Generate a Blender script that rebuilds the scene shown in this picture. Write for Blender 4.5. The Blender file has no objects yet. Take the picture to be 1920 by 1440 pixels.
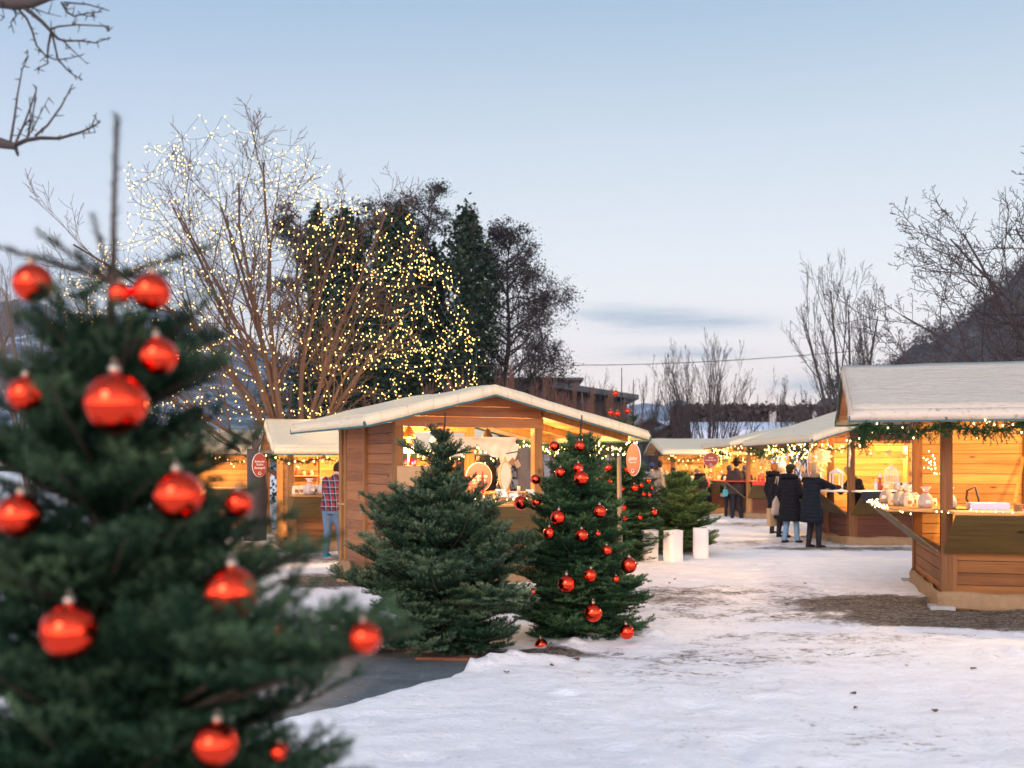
import bpy, math, random
import numpy as np
from mathutils import Vector, Matrix
R = math.radians
rad = R
SC = bpy.context.scene
COL = SC.collection
# ------------------------------------------------------------------ camera, sky, sun, exposure
F = 2000.0; HZ = 870.0; H = 1.75          # focal length in px of the 1920 px wide frame, horizon row, eye height
cam_d = bpy.data.cameras.new('camera'); cam = bpy.data.objects.new('camera', cam_d); COL.objects.link(cam)
cam.location = (0, 0, H); cam.rotation_euler = (R(90), 0, 0)
cam_d.sensor_width = 36; cam_d.lens = 36 * F / 1920
cam_d.shift_y = (HZ - 720) / 1920
cam_d.clip_start = .05; cam_d.clip_end = 12000
cam_d.dof.use_dof = True; cam_d.dof.focus_distance = 13.0; cam_d.dof.aperture_fstop = 1.7
SC.camera = cam
SC.view_settings.view_transform = 'Standard'; SC.view_settings.look = 'None'
SC.view_settings.exposure = 0; SC.view_settings.gamma = 1
try: SC.view_settings.use_curve_mapping = False
except Exception: pass
SC.cycles.use_denoising = True
SC.cycles.sample_clamp_indirect = 4; SC.cycles.sample_clamp_direct = 0
SC.cycles.max_bounces = 7; SC.cycles.transparent_max_bounces = 12
SC.cycles.diffuse_bounces = 3; SC.cycles.glossy_bounces = 3

class N:                                   # arithmetic on node sockets
    t = None
    def __init__(s, o): s.o = o
    def m(s, op, *a):
        n = N.t.nodes.new('ShaderNodeMath'); n.operation = op
        for i, x in enumerate((s,) + a):
            if isinstance(x, N): N.t.links.new(x.o, n.inputs[i])
            else: n.inputs[i].default_value = x
        return N(n.outputs[0])
    def __add__(s, x): return s.m('ADD', x)
    __radd__ = __add__
    def __mul__(s, x): return s.m('MULTIPLY', x)
    __rmul__ = __mul__
    def __sub__(s, x): return s.m('SUBTRACT', x)
    def __rsub__(s, x): return (s * -1) + x
    def __truediv__(s, x): return s.m('DIVIDE', x)
    def clamp(s, lo=0., hi=1.): return s.m('MAXIMUM', lo).m('MINIMUM', hi)
    def step(s, a, b):
        n = N.t.nodes.new('ShaderNodeMapRange'); n.interpolation_type = 'SMOOTHSTEP'
        N.t.links.new(s.o, n.inputs[0]); n.inputs[1].default_value = a; n.inputs[2].default_value = b
        return N(n.outputs[0])
    def gauss(s, c, w): return ((((s - c) / w).m('POWER', 2.)) * -1).m('EXPONENT')
def node(typ, **kw):
    n = N.t.nodes.new(typ)
    for k, v in kw.items(): setattr(n, k, v)
    return n
def link(a, b): N.t.links.new(a.o if isinstance(a, N) else a, b)
def vec(x, y, z):
    n = node('ShaderNodeCombineXYZ')
    for i, v in enumerate((x, y, z)):
        if isinstance(v, N): link(v, n.inputs[i])
        else: n.inputs[i].default_value = v
    return n.outputs[0]
def xyz(sock):
    n = node('ShaderNodeSeparateXYZ'); link(sock, n.inputs[0]); return [N(o) for o in n.outputs]
def noise(v, scale=5, detail=4, rough=.55, dist=0):
    n = node('ShaderNodeTexNoise'); link(v, n.inputs['Vector'])
    n.inputs['Scale'].default_value = scale; n.inputs['Detail'].default_value = detail
    n.inputs['Roughness'].default_value = rough; n.inputs['Distortion'].default_value = dist
    return N(n.outputs[0])
def mapping(v, s=(1, 1, 1), l=(0, 0, 0), r=(0, 0, 0)):
    n = node('ShaderNodeMapping'); link(v, n.inputs[0])
    n.inputs['Scale'].default_value = s; n.inputs['Location'].default_value = l; n.inputs['Rotation'].default_value = r
    return n.outputs[0]
def mixc(f, a, b, mode='MIX'):
    n = node('ShaderNodeMix', data_type='RGBA', blend_type=mode)
    for s, x in ((n.inputs[0], f), (n.inputs[6], a), (n.inputs[7], b)):
        if isinstance(x, N): link(x, s)
        elif isinstance(x, (int, float)): s.default_value = x
        elif isinstance(x, (tuple, list)): s.default_value = (*x[:3], 1)
        else: link(x, s)
    return n.outputs[2]
def ramp(f, pts):
    n = node('ShaderNodeValToRGB'); link(f, n.inputs[0]); e = n.color_ramp.elements
    while len(e) < len(pts): e.new(.5)
    for i, (p, c) in enumerate(pts): e[i].position = p; e[i].color = (*c, 1)
    return n.outputs[0]

w = bpy.data.worlds.new('World'); SC.world = w; w.use_nodes = True
N.t = w.node_tree; N.t.nodes.clear()
co = node('ShaderNodeTexCoord')
X, Y, Z = xyz(co.outputs['Generated'])
zc = Z.clamp(0, 1)
base = ramp(zc.m('POWER', .5), [(0, (1.3, .98, .85)), (.24, (1.25, 1.05, .98)), (.34, (1.10, 1.03, 1.03)), (.43, (.89, .92, .97)), (.53, (.67, .755, .85)), (.64, (.37, .53, .70)), (1, (.23, .34, .46))])
u = X / Y.m('ABSOLUTE').m('MAXIMUM', .05); v = Z / Y.m('ABSOLUTE').m('MAXIMUM', .05)
# lavender towards the left, a pale glow low in the middle
left = (u * -1).step(-.1, .6) * .8
base = mixc(left, base, (.87, .92, 1.02), 'MULTIPLY')
glow = u.gauss(.1, .22) * v.gauss(.17, .14) * .28
n1 = noise(vec(u * 5., v * 42., 0.), 1., 5, .6)
m1 = u.gauss(.15, .09) * v.gauss(.134, .011) * 1.3 + u.gauss(.10, .05) * v.gauss(.143, .007) + u.gauss(.15, .06) * v.gauss(.104, .007) * 1.3 + u.gauss(.285, .05) * v.gauss(.072, .012) * .9
c1 = ((n1 - .36) * 3.6).clamp() * m1.clamp()
n2 = noise(vec(u * 2.2, v * 16., 3.), 1., 4, .5)
m2 = (u * -1).step(.12, .33) * v.step(.11, .15) * (1 - v.step(.175, .212))
c2 = ((n2 - .22) * 2.6).clamp() * m2 * .75
base = mixc(c1 * .8, base, (.42, .52, .66)); base = mixc(c2, base, (.33, .47, .66))
nis = node('ShaderNodeTexSky', sky_type='NISHITA', sun_disc=False, sun_elevation=R(7), sun_rotation=R(200))
skyadd = mixc(1., base, mixc(1., nis.outputs[0], (.02, .02, .02), 'MULTIPLY'), 'ADD')
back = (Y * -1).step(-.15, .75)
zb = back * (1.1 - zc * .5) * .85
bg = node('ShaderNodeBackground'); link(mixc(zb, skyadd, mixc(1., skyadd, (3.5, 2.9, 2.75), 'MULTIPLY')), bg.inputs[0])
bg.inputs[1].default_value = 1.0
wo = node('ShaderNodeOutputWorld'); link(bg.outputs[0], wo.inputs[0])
sl = bpy.data.lights.new('sun', 'SUN'); sl.energy = 1.5; sl.angle = R(25); sl.color = (1, .84, .77)
sun = bpy.data.objects.new('sun', sl); COL.objects.link(sun)
sun.rotation_euler = Vector((.35, .9, -.55)).to_track_quat('-Z', 'Y').to_euler()

# ------------------------------------------------------------------ helpers
def gp(px, py, z=0):                      # ground point seen at a pixel
    Yd = F * (H - z) / (py - HZ); return Vector(((px - 960) / F * Yd, Yd, z))
def at(px, Yd, py): return Vector(((px - 960) / F * Yd, Yd, H - (py - HZ) / F * Yd))
def tag(o, label=None, cat=None, group=None, kind=None):
    if label: o['label'] = label
    if cat: o['category'] = cat
    if group: o['group'] = group
    if kind: o['kind'] = kind
    return o
def empty(name, label, cat, loc=(0, 0, 0), rz=0, group=None):
    o = bpy.data.objects.new(name, None); COL.objects.link(o); o.location = loc; o.rotation_euler = (0, 0, rz)
    o.empty_display_size = .1
    return tag(o, label, cat, group)
def copy_tree(o, loc=None, rz=None, scale=None, label=None, parent=None):
    c = o.copy(); COL.objects.link(c); c.parent = parent
    for ch in list(o.children): copy_tree(ch, parent=c)
    if loc is not None: c.location = loc
    if rz is not None: c.rotation_euler = (0, 0, rz)
    if scale is not None: c.scale = (scale,) * 3
    if label: c['label'] = label
    return c
def fast(name, V, Fc, mat, parent=None, attr=None, smooth=False):   # numpy mesh, all faces the same size
    me = bpy.data.meshes.new(name); nv, (nf, k) = len(V), Fc.shape
    me.vertices.add(nv); me.loops.add(nf * k); me.polygons.add(nf)
    me.vertices.foreach_set('co', np.ascontiguousarray(V, np.float32).ravel())
    me.loops.foreach_set('vertex_index', np.ascontiguousarray(Fc, np.int32).ravel())
    me.polygons.foreach_set('loop_start', np.arange(0, nf * k, k, dtype=np.int32))
    if smooth: me.polygons.foreach_set('use_smooth', np.ones(nf, bool))
    me.update(calc_edges=True)
    if attr is not None:
        a = me.attributes.new('rnd', 'FLOAT', 'POINT'); a.data.foreach_set('value', np.ascontiguousarray(attr, np.float32))
    me.materials.append(mat)
    o = bpy.data.objects.new(name, me); COL.objects.link(o); o.parent = parent
    return o
rg = random.Random(7)
class MB:
    def __init__(s): s.V = []; s.F = []; s.A = []; s.sm = []
    def add(s, V, Fs, a=None, smooth=False):
        b = len(s.V); s.V += [tuple(v) for v in V]; a = rg.random() if a is None else a
        s.A += [a] * len(V)
        for f in Fs: s.F.append(tuple(b + i for i in f)); s.sm.append(smooth)
        return s
    def box(s, x0, x1, y0, y1, z0, z1, M=None, a=None):
        V = [Vector((x, y, z)) for z in (z0, z1) for y in (y0, y1) for x in (x0, x1)]
        if M: V = [M @ v for v in V]
        return s.add(V, [(0, 2, 3, 1), (4, 5, 7, 6), (0, 1, 5, 4), (2, 6, 7, 3), (0, 4, 6, 2), (1, 3, 7, 5)], a)
    def beam(s, p, q, w, h, up=(0, 0, 1)):
        p = Vector(p); q = Vector(q); d = (q - p).normalized(); u = Vector(up)
        sd = d.cross(u).normalized() * w / 2; u2 = sd.cross(d).normalized() * h / 2
        V = [p + a * sd + b * u2 for a, b in ((-1, -1), (1, -1), (1, 1), (-1, 1))] + [q + a * sd + b * u2 for a, b in ((-1, -1), (1, -1), (1, 1), (-1, 1))]
        return s.add(V, [(3, 2, 1, 0), (4, 5, 6, 7), (0, 1, 5, 4), (1, 2, 6, 5), (2, 3, 7, 6), (3, 0, 4, 7)])
    def prism(s, pts, thick):                # closed polygon of 3-D points, extruded by a vector
        n = len(pts); t = Vector(thick); V = [Vector(p) for p in pts] + [Vector(p) + t for p in pts]
        return s.add(V, [tuple(range(n))[::-1], tuple(range(n, 2 * n))] + [(i, (i + 1) % n, n + (i + 1) % n, n + i) for i in range(n)])
    def tube(s, pts, rr, n=8, ry=None, cap=True, xref=None):
        pts = [Vector(p) for p in pts]; m = len(pts)
        rr = [rr] * m if isinstance(rr, (int, float)) else list(rr); ry = rr if ry is None else ry
        V = []; u = None
        for i, p in enumerate(pts):
            d = (pts[min(i + 1, m - 1)] - pts[max(i - 1, 0)]).normalized()
            if xref is not None: u = Vector(xref); u = (u - d * u.dot(d)).normalized()
            else:
                if u is None: u = d.orthogonal().normalized()
                u = (u - d * u.dot(d)).normalized()
            v = d.cross(u)
            for k in range(n):
                a = 2 * math.pi * k / n; V.append(p + u * math.cos(a) * rr[i] + v * math.sin(a) * ry[i])
        Fs = [(i * n + k, i * n + (k + 1) % n, (i + 1) * n + (k + 1) % n, (i + 1) * n + k) for i in range(m - 1) for k in range(n)]
        if cap: Fs += [tuple(range(n))[::-1], tuple((m - 1) * n + k for k in range(n))]
        return s.add(V, Fs, smooth=True)
    def cap(s, p, q, r0, r1, n=10):          # rounded capsule
        p = Vector(p); q = Vector(q); d = (q - p); L = d.length; d = d / max(L, 1e-6)
        P = []; Rr = []
        for a in (-80, -50, -20): P.append(p + d * r0 * math.sin(R(a))); Rr.append(r0 * math.cos(R(a)))
        for a in (20, 50, 80): P.append(q + d * r1 * math.sin(R(a))); Rr.append(r1 * math.cos(R(a)))
        return s.tube(P, Rr, n)
    def lathe(s, prof, n=16, o=(0, 0, 0), sx=1, sy=1):
        o = Vector(o); V = []; m = len(prof)
        for r, z in prof:
            for k in range(n):
                a = 2 * math.pi * k / n; V.append(o + Vector((r * math.cos(a) * sx, r * math.sin(a) * sy, z)))
        Fs = [(i * n + k, i * n + (k + 1) % n, (i + 1) * n + (k + 1) % n, (i + 1) * n + k) for i in range(m - 1) for k in range(n)]
        Fs += [tuple(range(n))[::-1], tuple((m - 1) * n + k for k in range(n))]
        return s.add(V, Fs, smooth=True)
    def ball(s, c, rx, ry=None, rz=None, n=14, m=9, M=None):
        ry = ry or rx; rz = rz or rx; c = Vector(c); V = []
        for i in range(m):
            t = -math.pi / 2 + math.pi * (i + .5) / m * 1.0
            for k in range(n):
                a = 2 * math.pi * k / n; p = Vector((rx * math.cos(t) * math.cos(a), ry * math.cos(t) * math.sin(a), rz * math.sin(t)))
                V.append(c + (M @ p if M else p))
        Fs = [(i * n + k, i * n + (k + 1) % n, (i + 1) * n + (k + 1) % n, (i + 1) * n + k) for i in range(m - 1) for k in range(n)]
        p = Vector((0, 0, rz)); V.append(c - (M @ p if M else p)); V.append(c + (M @ p if M else p)); b = n * m
        Fs += [(b, (k + 1) % n, k) for k in range(n)] + [(b + 1, (m - 1) * n + k, (m - 1) * n + (k + 1) % n) for k in range(n)]
        return s.add(V, Fs, smooth=True)
    def build(s, name, mat, parent=None, bevel=0, remesh=0, smooth=None):
        me = bpy.data.meshes.new(name); me.from_pydata(s.V, [], s.F); me.update()
        me.polygons.foreach_set('use_smooth', [bool(x) if smooth is None else smooth for x in s.sm])
        a = me.attributes.new('rnd', 'FLOAT', 'POINT'); a.data.foreach_set('value', s.A)
        me.materials.append(mat)
        o = bpy.data.objects.new(name, me); COL.objects.link(o); o.parent = parent
        if remesh:
            m = o.modifiers.new('r', 'REMESH'); m.mode = 'VOXEL'; m.voxel_size = remesh; m.use_smooth_shade = True
            m = o.modifiers.new('s', 'SMOOTH'); m.iterations = 3; m.factor = .5
        if bevel:
            m = o.modifiers.new('b', 'BEVEL'); m.width = bevel; m.segments = 2; m.limit_method = 'ANGLE'
        return o
# value noise in numpy
def vnoise(x, y, seed=0):
    xi = np.floor(x).astype(np.int64); yi = np.floor(y).astype(np.int64); fx = x - xi; fy = y - yi
    def h(a, b):
        n = (a * 374761393 + b * 668265263 + seed * 1442695041) & 0xffffffff
        n = ((n ^ (n >> 13)) * 1274126177) & 0xffffffff
        return ((n ^ (n >> 16)) & 0xffff) / 65535.
    sx = fx * fx * (3 - 2 * fx); sy = fy * fy * (3 - 2 * fy)
    return (h(xi, yi) * (1 - sx) + h(xi + 1, yi) * sx) * (1 - sy) + (h(xi, yi + 1) * (1 - sx) + h(xi + 1, yi + 1) * sx) * sy
def fbm(x, y, o=4, seed=0):
    t = 0; a = .5
    for i in range(o): t = t + a * vnoise(x * 2 ** i, y * 2 ** i, seed + i); a *= .5
    return t

# ------------------------------------------------------------------ materials
MATS = {}
def newmat(name):
    m = bpy.data.materials.new(name); m.use_nodes = True; N.t = m.node_tree
    b = N.t.nodes['Principled BSDF']; MATS[name] = m; return m, b
def setc(b, c, rough=.6, metal=0, spec=None):
    if isinstance(c, (tuple, list)): b.inputs['Base Color'].default_value = (*c[:3], 1)
    else: link(c, b.inputs['Base Color'])
    b.inputs['Roughness'].default_value = rough; b.inputs['Metallic'].default_value = metal
    if spec is not None: b.inputs['Specular IOR Level'].default_value = spec
def bump(b, h, dist=.01, st=1.):
    n = node('ShaderNodeBump'); n.inputs['Strength'].default_value = st; n.inputs['Distance'].default_value = dist
    link(h, n.inputs['Height']); link(n.outputs[0], b.inputs['Normal'])
def objco(): return node('ShaderNodeTexCoord').outputs['Object']
def rnd(): return N(node('ShaderNodeAttribute', attribute_name='rnd').outputs['Fac'])
def plain(name, c, rough=.6, metal=0, var=.15, sc=8, bd=0, spec=None):
    m, b = newmat(name); o = objco(); n = noise(o, sc, 4)
    setc(b, mixc(1., c, vec(n * (2 * var) + (1 - var), n * (2 * var) + (1 - var), n * (2 * var) + (1 - var)), 'MULTIPLY'), rough, metal, spec)
    if bd: bump(b, noise(o, sc * 6, 3), bd)
    return m
def wood(name, c, c2, vertical=False, weather=0.):
    m, b = newmat(name); o = objco(); r = rnd()
    s = (26, 26, 1.3) if vertical else (1.1, 1.1, 26)
    off = vec(r * 37., r * 53., r * 11.)
    va = node('ShaderNodeVectorMath', operation='ADD'); link(mapping(o, s), va.inputs[0]); link(off, va.inputs[1])
    g = noise(va.outputs[0], 1.2, 5, .6, .6)
    big = noise(o, 1.7, 3)
    f = (g * 1.7 - .42 + (r - .5) * .75 + (big - .5) * .7).clamp()
    col = mixc(f, c, c2)
    vo = node('ShaderNodeTexVoronoi'); link(mapping(o, (2.6, 2.6, 2.0) if vertical else (2.2, 2.2, 6.5)), vo.inputs['Vector']); vo.inputs['Scale'].default_value = 1.
    k = 1 - N(vo.outputs['Distance']).step(.04, .16)
    col = mixc(k * .9, col, (c2[0] * .35, c2[1] * .3, c2[2] * .3))
    if weather: col = mixc(((noise(o, .9, 3) - .35) * 2).clamp() * weather, col, (.30, .25, .22))
    setc(b, col, .62, 0, .3); bump(b, g, .006, .9)
    return m
W_OR = wood('stained_wood', (.27, .105, .024), (.10, .034, .009))
W_RED = wood('reddish_wood', (.17, .055, .025), (.075, .024, .011))
W_HUT = wood('weathered_wood', (.36, .140, .045), (.17, .058, .02), weather=.15)
W_PAN = wood('pine_boards', (.56, .30, .10), (.30, .13, .038))
W_POST = wood('post_wood', (.22, .09, .028), (.10, .038, .012), True)
W_POSTL = wood('pale_post_wood', (.36, .18, .056), (.19, .08, .024), True)
W_FLAP = wood('mossy_board', (.17, .115, .036), (.08, .052, .018))
W_GREY = wood('grey_board', (.33, .27, .22), (.22, .17, .14))
def canvas(name, c, dirt=.35):
    m, b = newmat(name); o = objco()
    st = noise(mapping(o, (.5, 2.2, 2)), 1.6, 5, .65); sp = noise(mapping(o, (5, 18, 5)), 2.2, 5, .75)
    col = mixc(((st - .45) * 2.5).clamp() * .35, c, (c[0] * .75, c[1] * .72, c[2] * .66))
    col = mixc(((sp - .55) * 9).clamp() * dirt, col, (.24, .20, .15))
    x_, y_, z_ = xyz(o); seam = (y_ * 2.7 + noise(o, 1.5, 2) * .12).m('FRACT').m('SUBTRACT', .5).m('ABSOLUTE').step(.475, .5); col = mixc(seam * .35, col, (.33, .28, .21))
    setc(b, col, .5, 0, .3); bump(b, noise(mapping(o, (1, 2.2, 1)), 2.5, 3, .5, 1.2) + seam * -.2, .05, .5)
    return m
CANVAS = canvas('canvas', (.66, .565, .40), .14)
CANVAS_D = canvas('dirty_canvas', (.52, .46, .385), .8)
HEM = plain('green_hem', (.02, .09, .10), .6)
BURLAP = plain('burlap', (.27, .17, .09), .9, 0, .3, 12, .004)
TARP_DK = plain('black_cloth', (.015, .013, .02), .8, 0, .2)
METAL = plain('galvanised', (.45, .45, .44), .35, .9, .1)
CONC = plain('concrete', (.34, .33, .32), .9, 0, .25, 10, .006)
RED, b = newmat('red_bauble'); setc(b, (.92, .058, .024), .06, 1)
bump(b, noise(objco(), 14, 2), .002, .25)
CAPM = plain('bauble_cap', (.42, .36, .28), .3, 1, .05)
def emis(name, c, s, sampling=False):
    m, b = newmat(name); setc(b, c, .4); b.inputs['Emission Color'].default_value = (*c, 1); b.inputs['Emission Strength'].default_value = s
    m.cycles.emission_sampling = 'AUTO' if sampling else 'NONE'
    return m
BULB = emis('tree_bulb', (1, .60, .17), 6.)
BULB2 = emis('garland_bulb', (1, .64, .22), 14)
BULB3 = emis('mini_bulb', (1, .66, .30), 14)
LAMP = emis('lamp_glow', (1, .72, .38), 9)
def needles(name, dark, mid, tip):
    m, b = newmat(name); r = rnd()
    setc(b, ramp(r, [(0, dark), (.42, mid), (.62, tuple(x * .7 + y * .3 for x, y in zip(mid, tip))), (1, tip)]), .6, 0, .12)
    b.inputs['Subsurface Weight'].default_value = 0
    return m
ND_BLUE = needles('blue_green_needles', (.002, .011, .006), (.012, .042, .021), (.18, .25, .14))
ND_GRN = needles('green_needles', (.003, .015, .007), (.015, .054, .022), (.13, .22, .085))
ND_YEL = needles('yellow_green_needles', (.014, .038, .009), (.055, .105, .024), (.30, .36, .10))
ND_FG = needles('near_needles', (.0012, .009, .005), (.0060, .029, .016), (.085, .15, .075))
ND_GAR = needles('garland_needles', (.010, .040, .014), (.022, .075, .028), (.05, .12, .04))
def bark(name, c1, c2, sc=14):
    m, b = newmat(name); o = objco(); n = noise(mapping(o, (1, 1, .3)), sc, 5, .65)
    setc(b, mixc(n, c1, c2), .85); bump(b, n, .01); return m
BARK = bark('bark', (.06, .045, .04), (.20, .15, .12))
BARK_W = bark('warm_bark', (.045, .024, .016), (.12, .066, .042), 8)
BARK_D = bark('dark_bark', (.022, .020, .022), (.065, .05, .05), 6)
BARK_R = bark('reddish_bark', (.07, .035, .028), (.19, .09, .06), 6)
TWIG = bark('fir_twig', (.022, .016, .012), (.085, .058, .04), 20)
IVY = needles('ivy_leaves', (.006, .014, .010), (.012, .026, .016), (.025, .045, .025))
CATK = needles('dry_clusters', (.008, .010, .012), (.016, .017, .020), (.034, .032, .034))
SNOWM = plain('snow', (.80, .82, .88), .6, 0, .06, 3, .02)
CREAM = plain('cream_paper', (.80, .66, .46), .6)
WHITE = plain('white_paint', (.78, .77, .75), .5)
# ------------------------------------------------------------------ ground
def coords(lo, hi, flo, fhi, st, g=1.12):
    a = list(np.arange(flo, fhi, st)); s = st; x = fhi
    while x < hi: a.append(x); s *= g; x += s
    a.append(hi); s = st; x = flo; l = []
    while x > lo: s *= g; x -= s; l.append(max(x, lo))
    return np.array(sorted(set(l + a)))
gx = coords(-1290, 1290, -3.6, 9.0, .055); gy = coords(-60, 1850, 2.6, 17.5, .055, 1.10)
GX, GY = np.meshgrid(gx, gy)
def poly_in(px, py, poly):
    ins = np.zeros(px.shape, bool); n = len(poly)
    for i in range(n):
        x0, y0 = poly[i][:2]; x1, y1 = poly[(i + 1) % n][:2]
        c = ((y0 > py) != (y1 > py)) & (px < (x1 - x0) * (py - y0) / (y1 - y0 + 1e-12) + x0); ins ^= c
    return ins
def segdist(px, py, pts):
    d = np.full(px.shape, 1e9)
    for a, b in zip(pts[:-1], pts[1:]):
        ax, ay = a[:2]; bx, by = b[:2]; L = (bx - ax) ** 2 + (by - ay) ** 2
        t = np.clip(((px - ax) * (bx - ax) + (py - ay) * (by - ay)) / L, 0, 1)
        d = np.minimum(d, np.hypot(px - ax - t * (bx - ax), py - ay - t * (by - ay)))
    return d
path_px = [(300, 1420), (430, 1372), (560, 1346), (620, 1332), (720, 1305), (800, 1283), (862, 1264), (888, 1248), (870, 1232), (800, 1222), (700, 1226), (600, 1228), (400, 1240), (250, 1300)]
path_w = [gp(*p) for p in path_px]
ins = poly_in(GX, GY, path_w)
dp = segdist(GX, GY, path_w + path_w[:1]); sd = np.where(ins, -dp, dp)
pr = np.clip(vnoise(GX * 4.5, GY * 4.5, 31) - .62, 0, 1) * np.clip(fbm(GX * .5, GY * .5, 2, 33) * 2 - .35, 0, 1)     # trodden hollows
base_s = .040 + .030 * (fbm(GX * .8, GY * .8, 3, 3) - .5) + .030 * (fbm(GX * 5, GY * 5, 3, 9) - .5) - .16 * pr + .012 * (vnoise(GX * 13, GY * 13, 12) - .5)
edge = np.clip((sd + .03 * fbm(GX * 9, GY * 9, 2, 5)) / .07, 0, 1)
Zg = np.where(sd < .02, -.012, base_s * edge ** .6)
ridge = [gp(*p) for p in ((886, 1256), (960, 1244), (1010, 1238), (1075, 1216), (1120, 1200), (1190, 1190), (1230, 1196))]
rd = segdist(GX, GY, ridge); ch = fbm(GX * 11, GY * 11, 3, 21)
Zg = Zg + np.where(sd > .0, np.exp(-(rd / .16) ** 2) * (.03 + .20 * np.clip(ch - .36, 0, 1)), 0)
rough = [(gp(1250, 1048), .9, .05), (gp(1890, 1232), .35, .22)]
for c, r_, h_ in rough:
    q = np.hypot(GX - c.x, GY - c.y); Zg = Zg + np.exp(-(q / r_) ** 2) * h_ * np.clip(fbm(GX * 9, GY * 9, 3, 4) - .35, 0, 1)
far = np.clip((GY - 60) / 200, 0, 1); Zg = Zg * (1 - far)
def ell(px, py, rx, ry, st=1.):
    c = gp(px, py); return np.exp(-(((GX - c.x) / rx) ** 2 + ((GY - c.y) / ry) ** 2) ** 1.5) * st
dirt = ell(1725, 1138, 1.35, .85, 1.3) + ell(1850, 1168, 1.5, .62, 1.3) + ell(1350, 1150, 1.9, 1.5, .34) + ell(1250, 1260, 1.2, 1.0, .2) + ell(1500, 1230, 1.6, .8, .26) + ell(1400, 1110, 1.8, .9, .30) + ell(1700, 1200, 2.6, .4, .25) + ell(625, 1092, .8, 1.1, 1.1) + ell(600, 1050, 1.5, 1.2, .6) \
    + ell(1440, 1020, 2.6, 1.0, .42) + ell(1600, 1032, 2.8, .7, .6) + ell(1380, 985, 2.5, 1.4, .5) + ell(940, 1232, .9, .22, .9) + ell(1090, 1195, .6, .3, .8) + ell(1220, 1120, .8, .9, .25) + ell(1300, 1330, 3, 1.1, .10) + ell(1800, 1400, 2, .6, .16) + ell(700, 1226, .9, .15, 1.)
dirt = np.clip(dirt, 0, 1.3)
gravel = np.clip(dirt - .55, 0, 1) * 1.6
Zg = np.where(sd > .02, Zg * (1 - .8 * np.clip(gravel, 0, 1)) + .012 * gravel * (vnoise(GX * 17, GY * 17, 8) - .3), Zg)
nx, ny = len(gx), len(gy); idx = np.arange(nx * ny).reshape(ny, nx)
Fg = np.stack([idx[:-1, :-1].ravel(), idx[:-1, 1:].ravel(), idx[1:, 1:].ravel(), idx[1:, :-1].ravel()], 1)
m, b = newmat('snow_ground'); o = objco(); d = rnd()
n1 = noise(o, 2.2, 6, .65); n2 = noise(mapping(o, (1., 2.2, 1)), 9, 5, .7); n3 = noise(o, 24, 4, .75); n4 = noise(mapping(o, (1., 3., 1)), 1.1, 4, .6)
snow = mixc(((n1 - .45) * 3).clamp() * .5, (.91, .88, .885), (.77, .735, .755))
snow = mixc(((n4 - .50) * 5).clamp() * .32, snow, (.60, .55, .57)); n5 = noise(mapping(o, (1., 1.7, 1)), 4.2, 5, .7); snow = mixc(((n5 - .54) * 7).clamp() * .22, snow, (.50, .42, .39))
spk = ((n2 * .4 + n3 * .6 + d * .22 - .585) * 16).clamp() * .75
snow = mixc(spk * ((n1 - .42) * 5).clamp(), snow, (.34, .25, .21))
mud = mixc(n3.step(.40, .60), (.055, .038, .028), (.30, .245, .20))
mud = mixc(((noise(mapping(o, (1., 2.4, 1)), 2.6, 5, .7) - .5) * 8).clamp() * .85, mud, (.05, .032, .025))
f = ((d * 1.25 + (n1 - .5) * 1.3 + (n2 - .5) * 1.5 + (n3 - .5) * .8 - .46) * 3.).clamp() * d.step(.02, .4)
tr = d.step(.1, .7) * .38
snow = mixc(tr, snow, (.45, .37, .33))
setc(b, mixc(f, snow, mud), .75, 0, .25)
bump(b, n2 * .5 + n3 * (f * 1.2 + .45) + n1 * .3, .045, .9)
gnd = fast('ground', np.stack([GX, GY, Zg], 2).reshape(-1, 3), Fg, m, None, dirt.ravel(), True); tag(gnd, kind='structure')
m, b = newmat('ribbed_paving'); o = objco()
ox, oy, oz = xyz(mapping(o, r=(0, 0, R(14))))
rib = (ox * 190.).m('SINE') * (oy * 190.).m('SINE'); st = noise(o, 3, 5, .65)
jn = (oy / .82).m('FRACT').m('SUBTRACT', .5).m('ABSOLUTE').step(.488, .499)
col = mixc(((st - .35) * 2.).clamp(), (.075, .095, .105), (.19, .20, .205)); col = mixc(((noise(o, 26, 4, .7) - .62) * 14).clamp() * .7, col, (.55, .55, .58)); col = mixc(((noise(o, 7, 4) - .6) * 8).clamp() * .6, col, (.045, .04, .04))
col = mixc(jn * .6, col, (.30, .31, .32))
setc(b, mixc(rib.step(.2, .8) * .35, col, (.05, .06, .065)), .55, 0, .4); bump(b, rib, .003, .6)
pw = MB(); pv = [Vector((p.x, p.y, 0)) for p in path_w]; c = sum(pv, Vector()) / len(pv)
pw.prism([c + (p - c) * 1.02 for p in pv], (0, 0, .004)); tag(pw.build('path', m), kind='structure')
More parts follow.
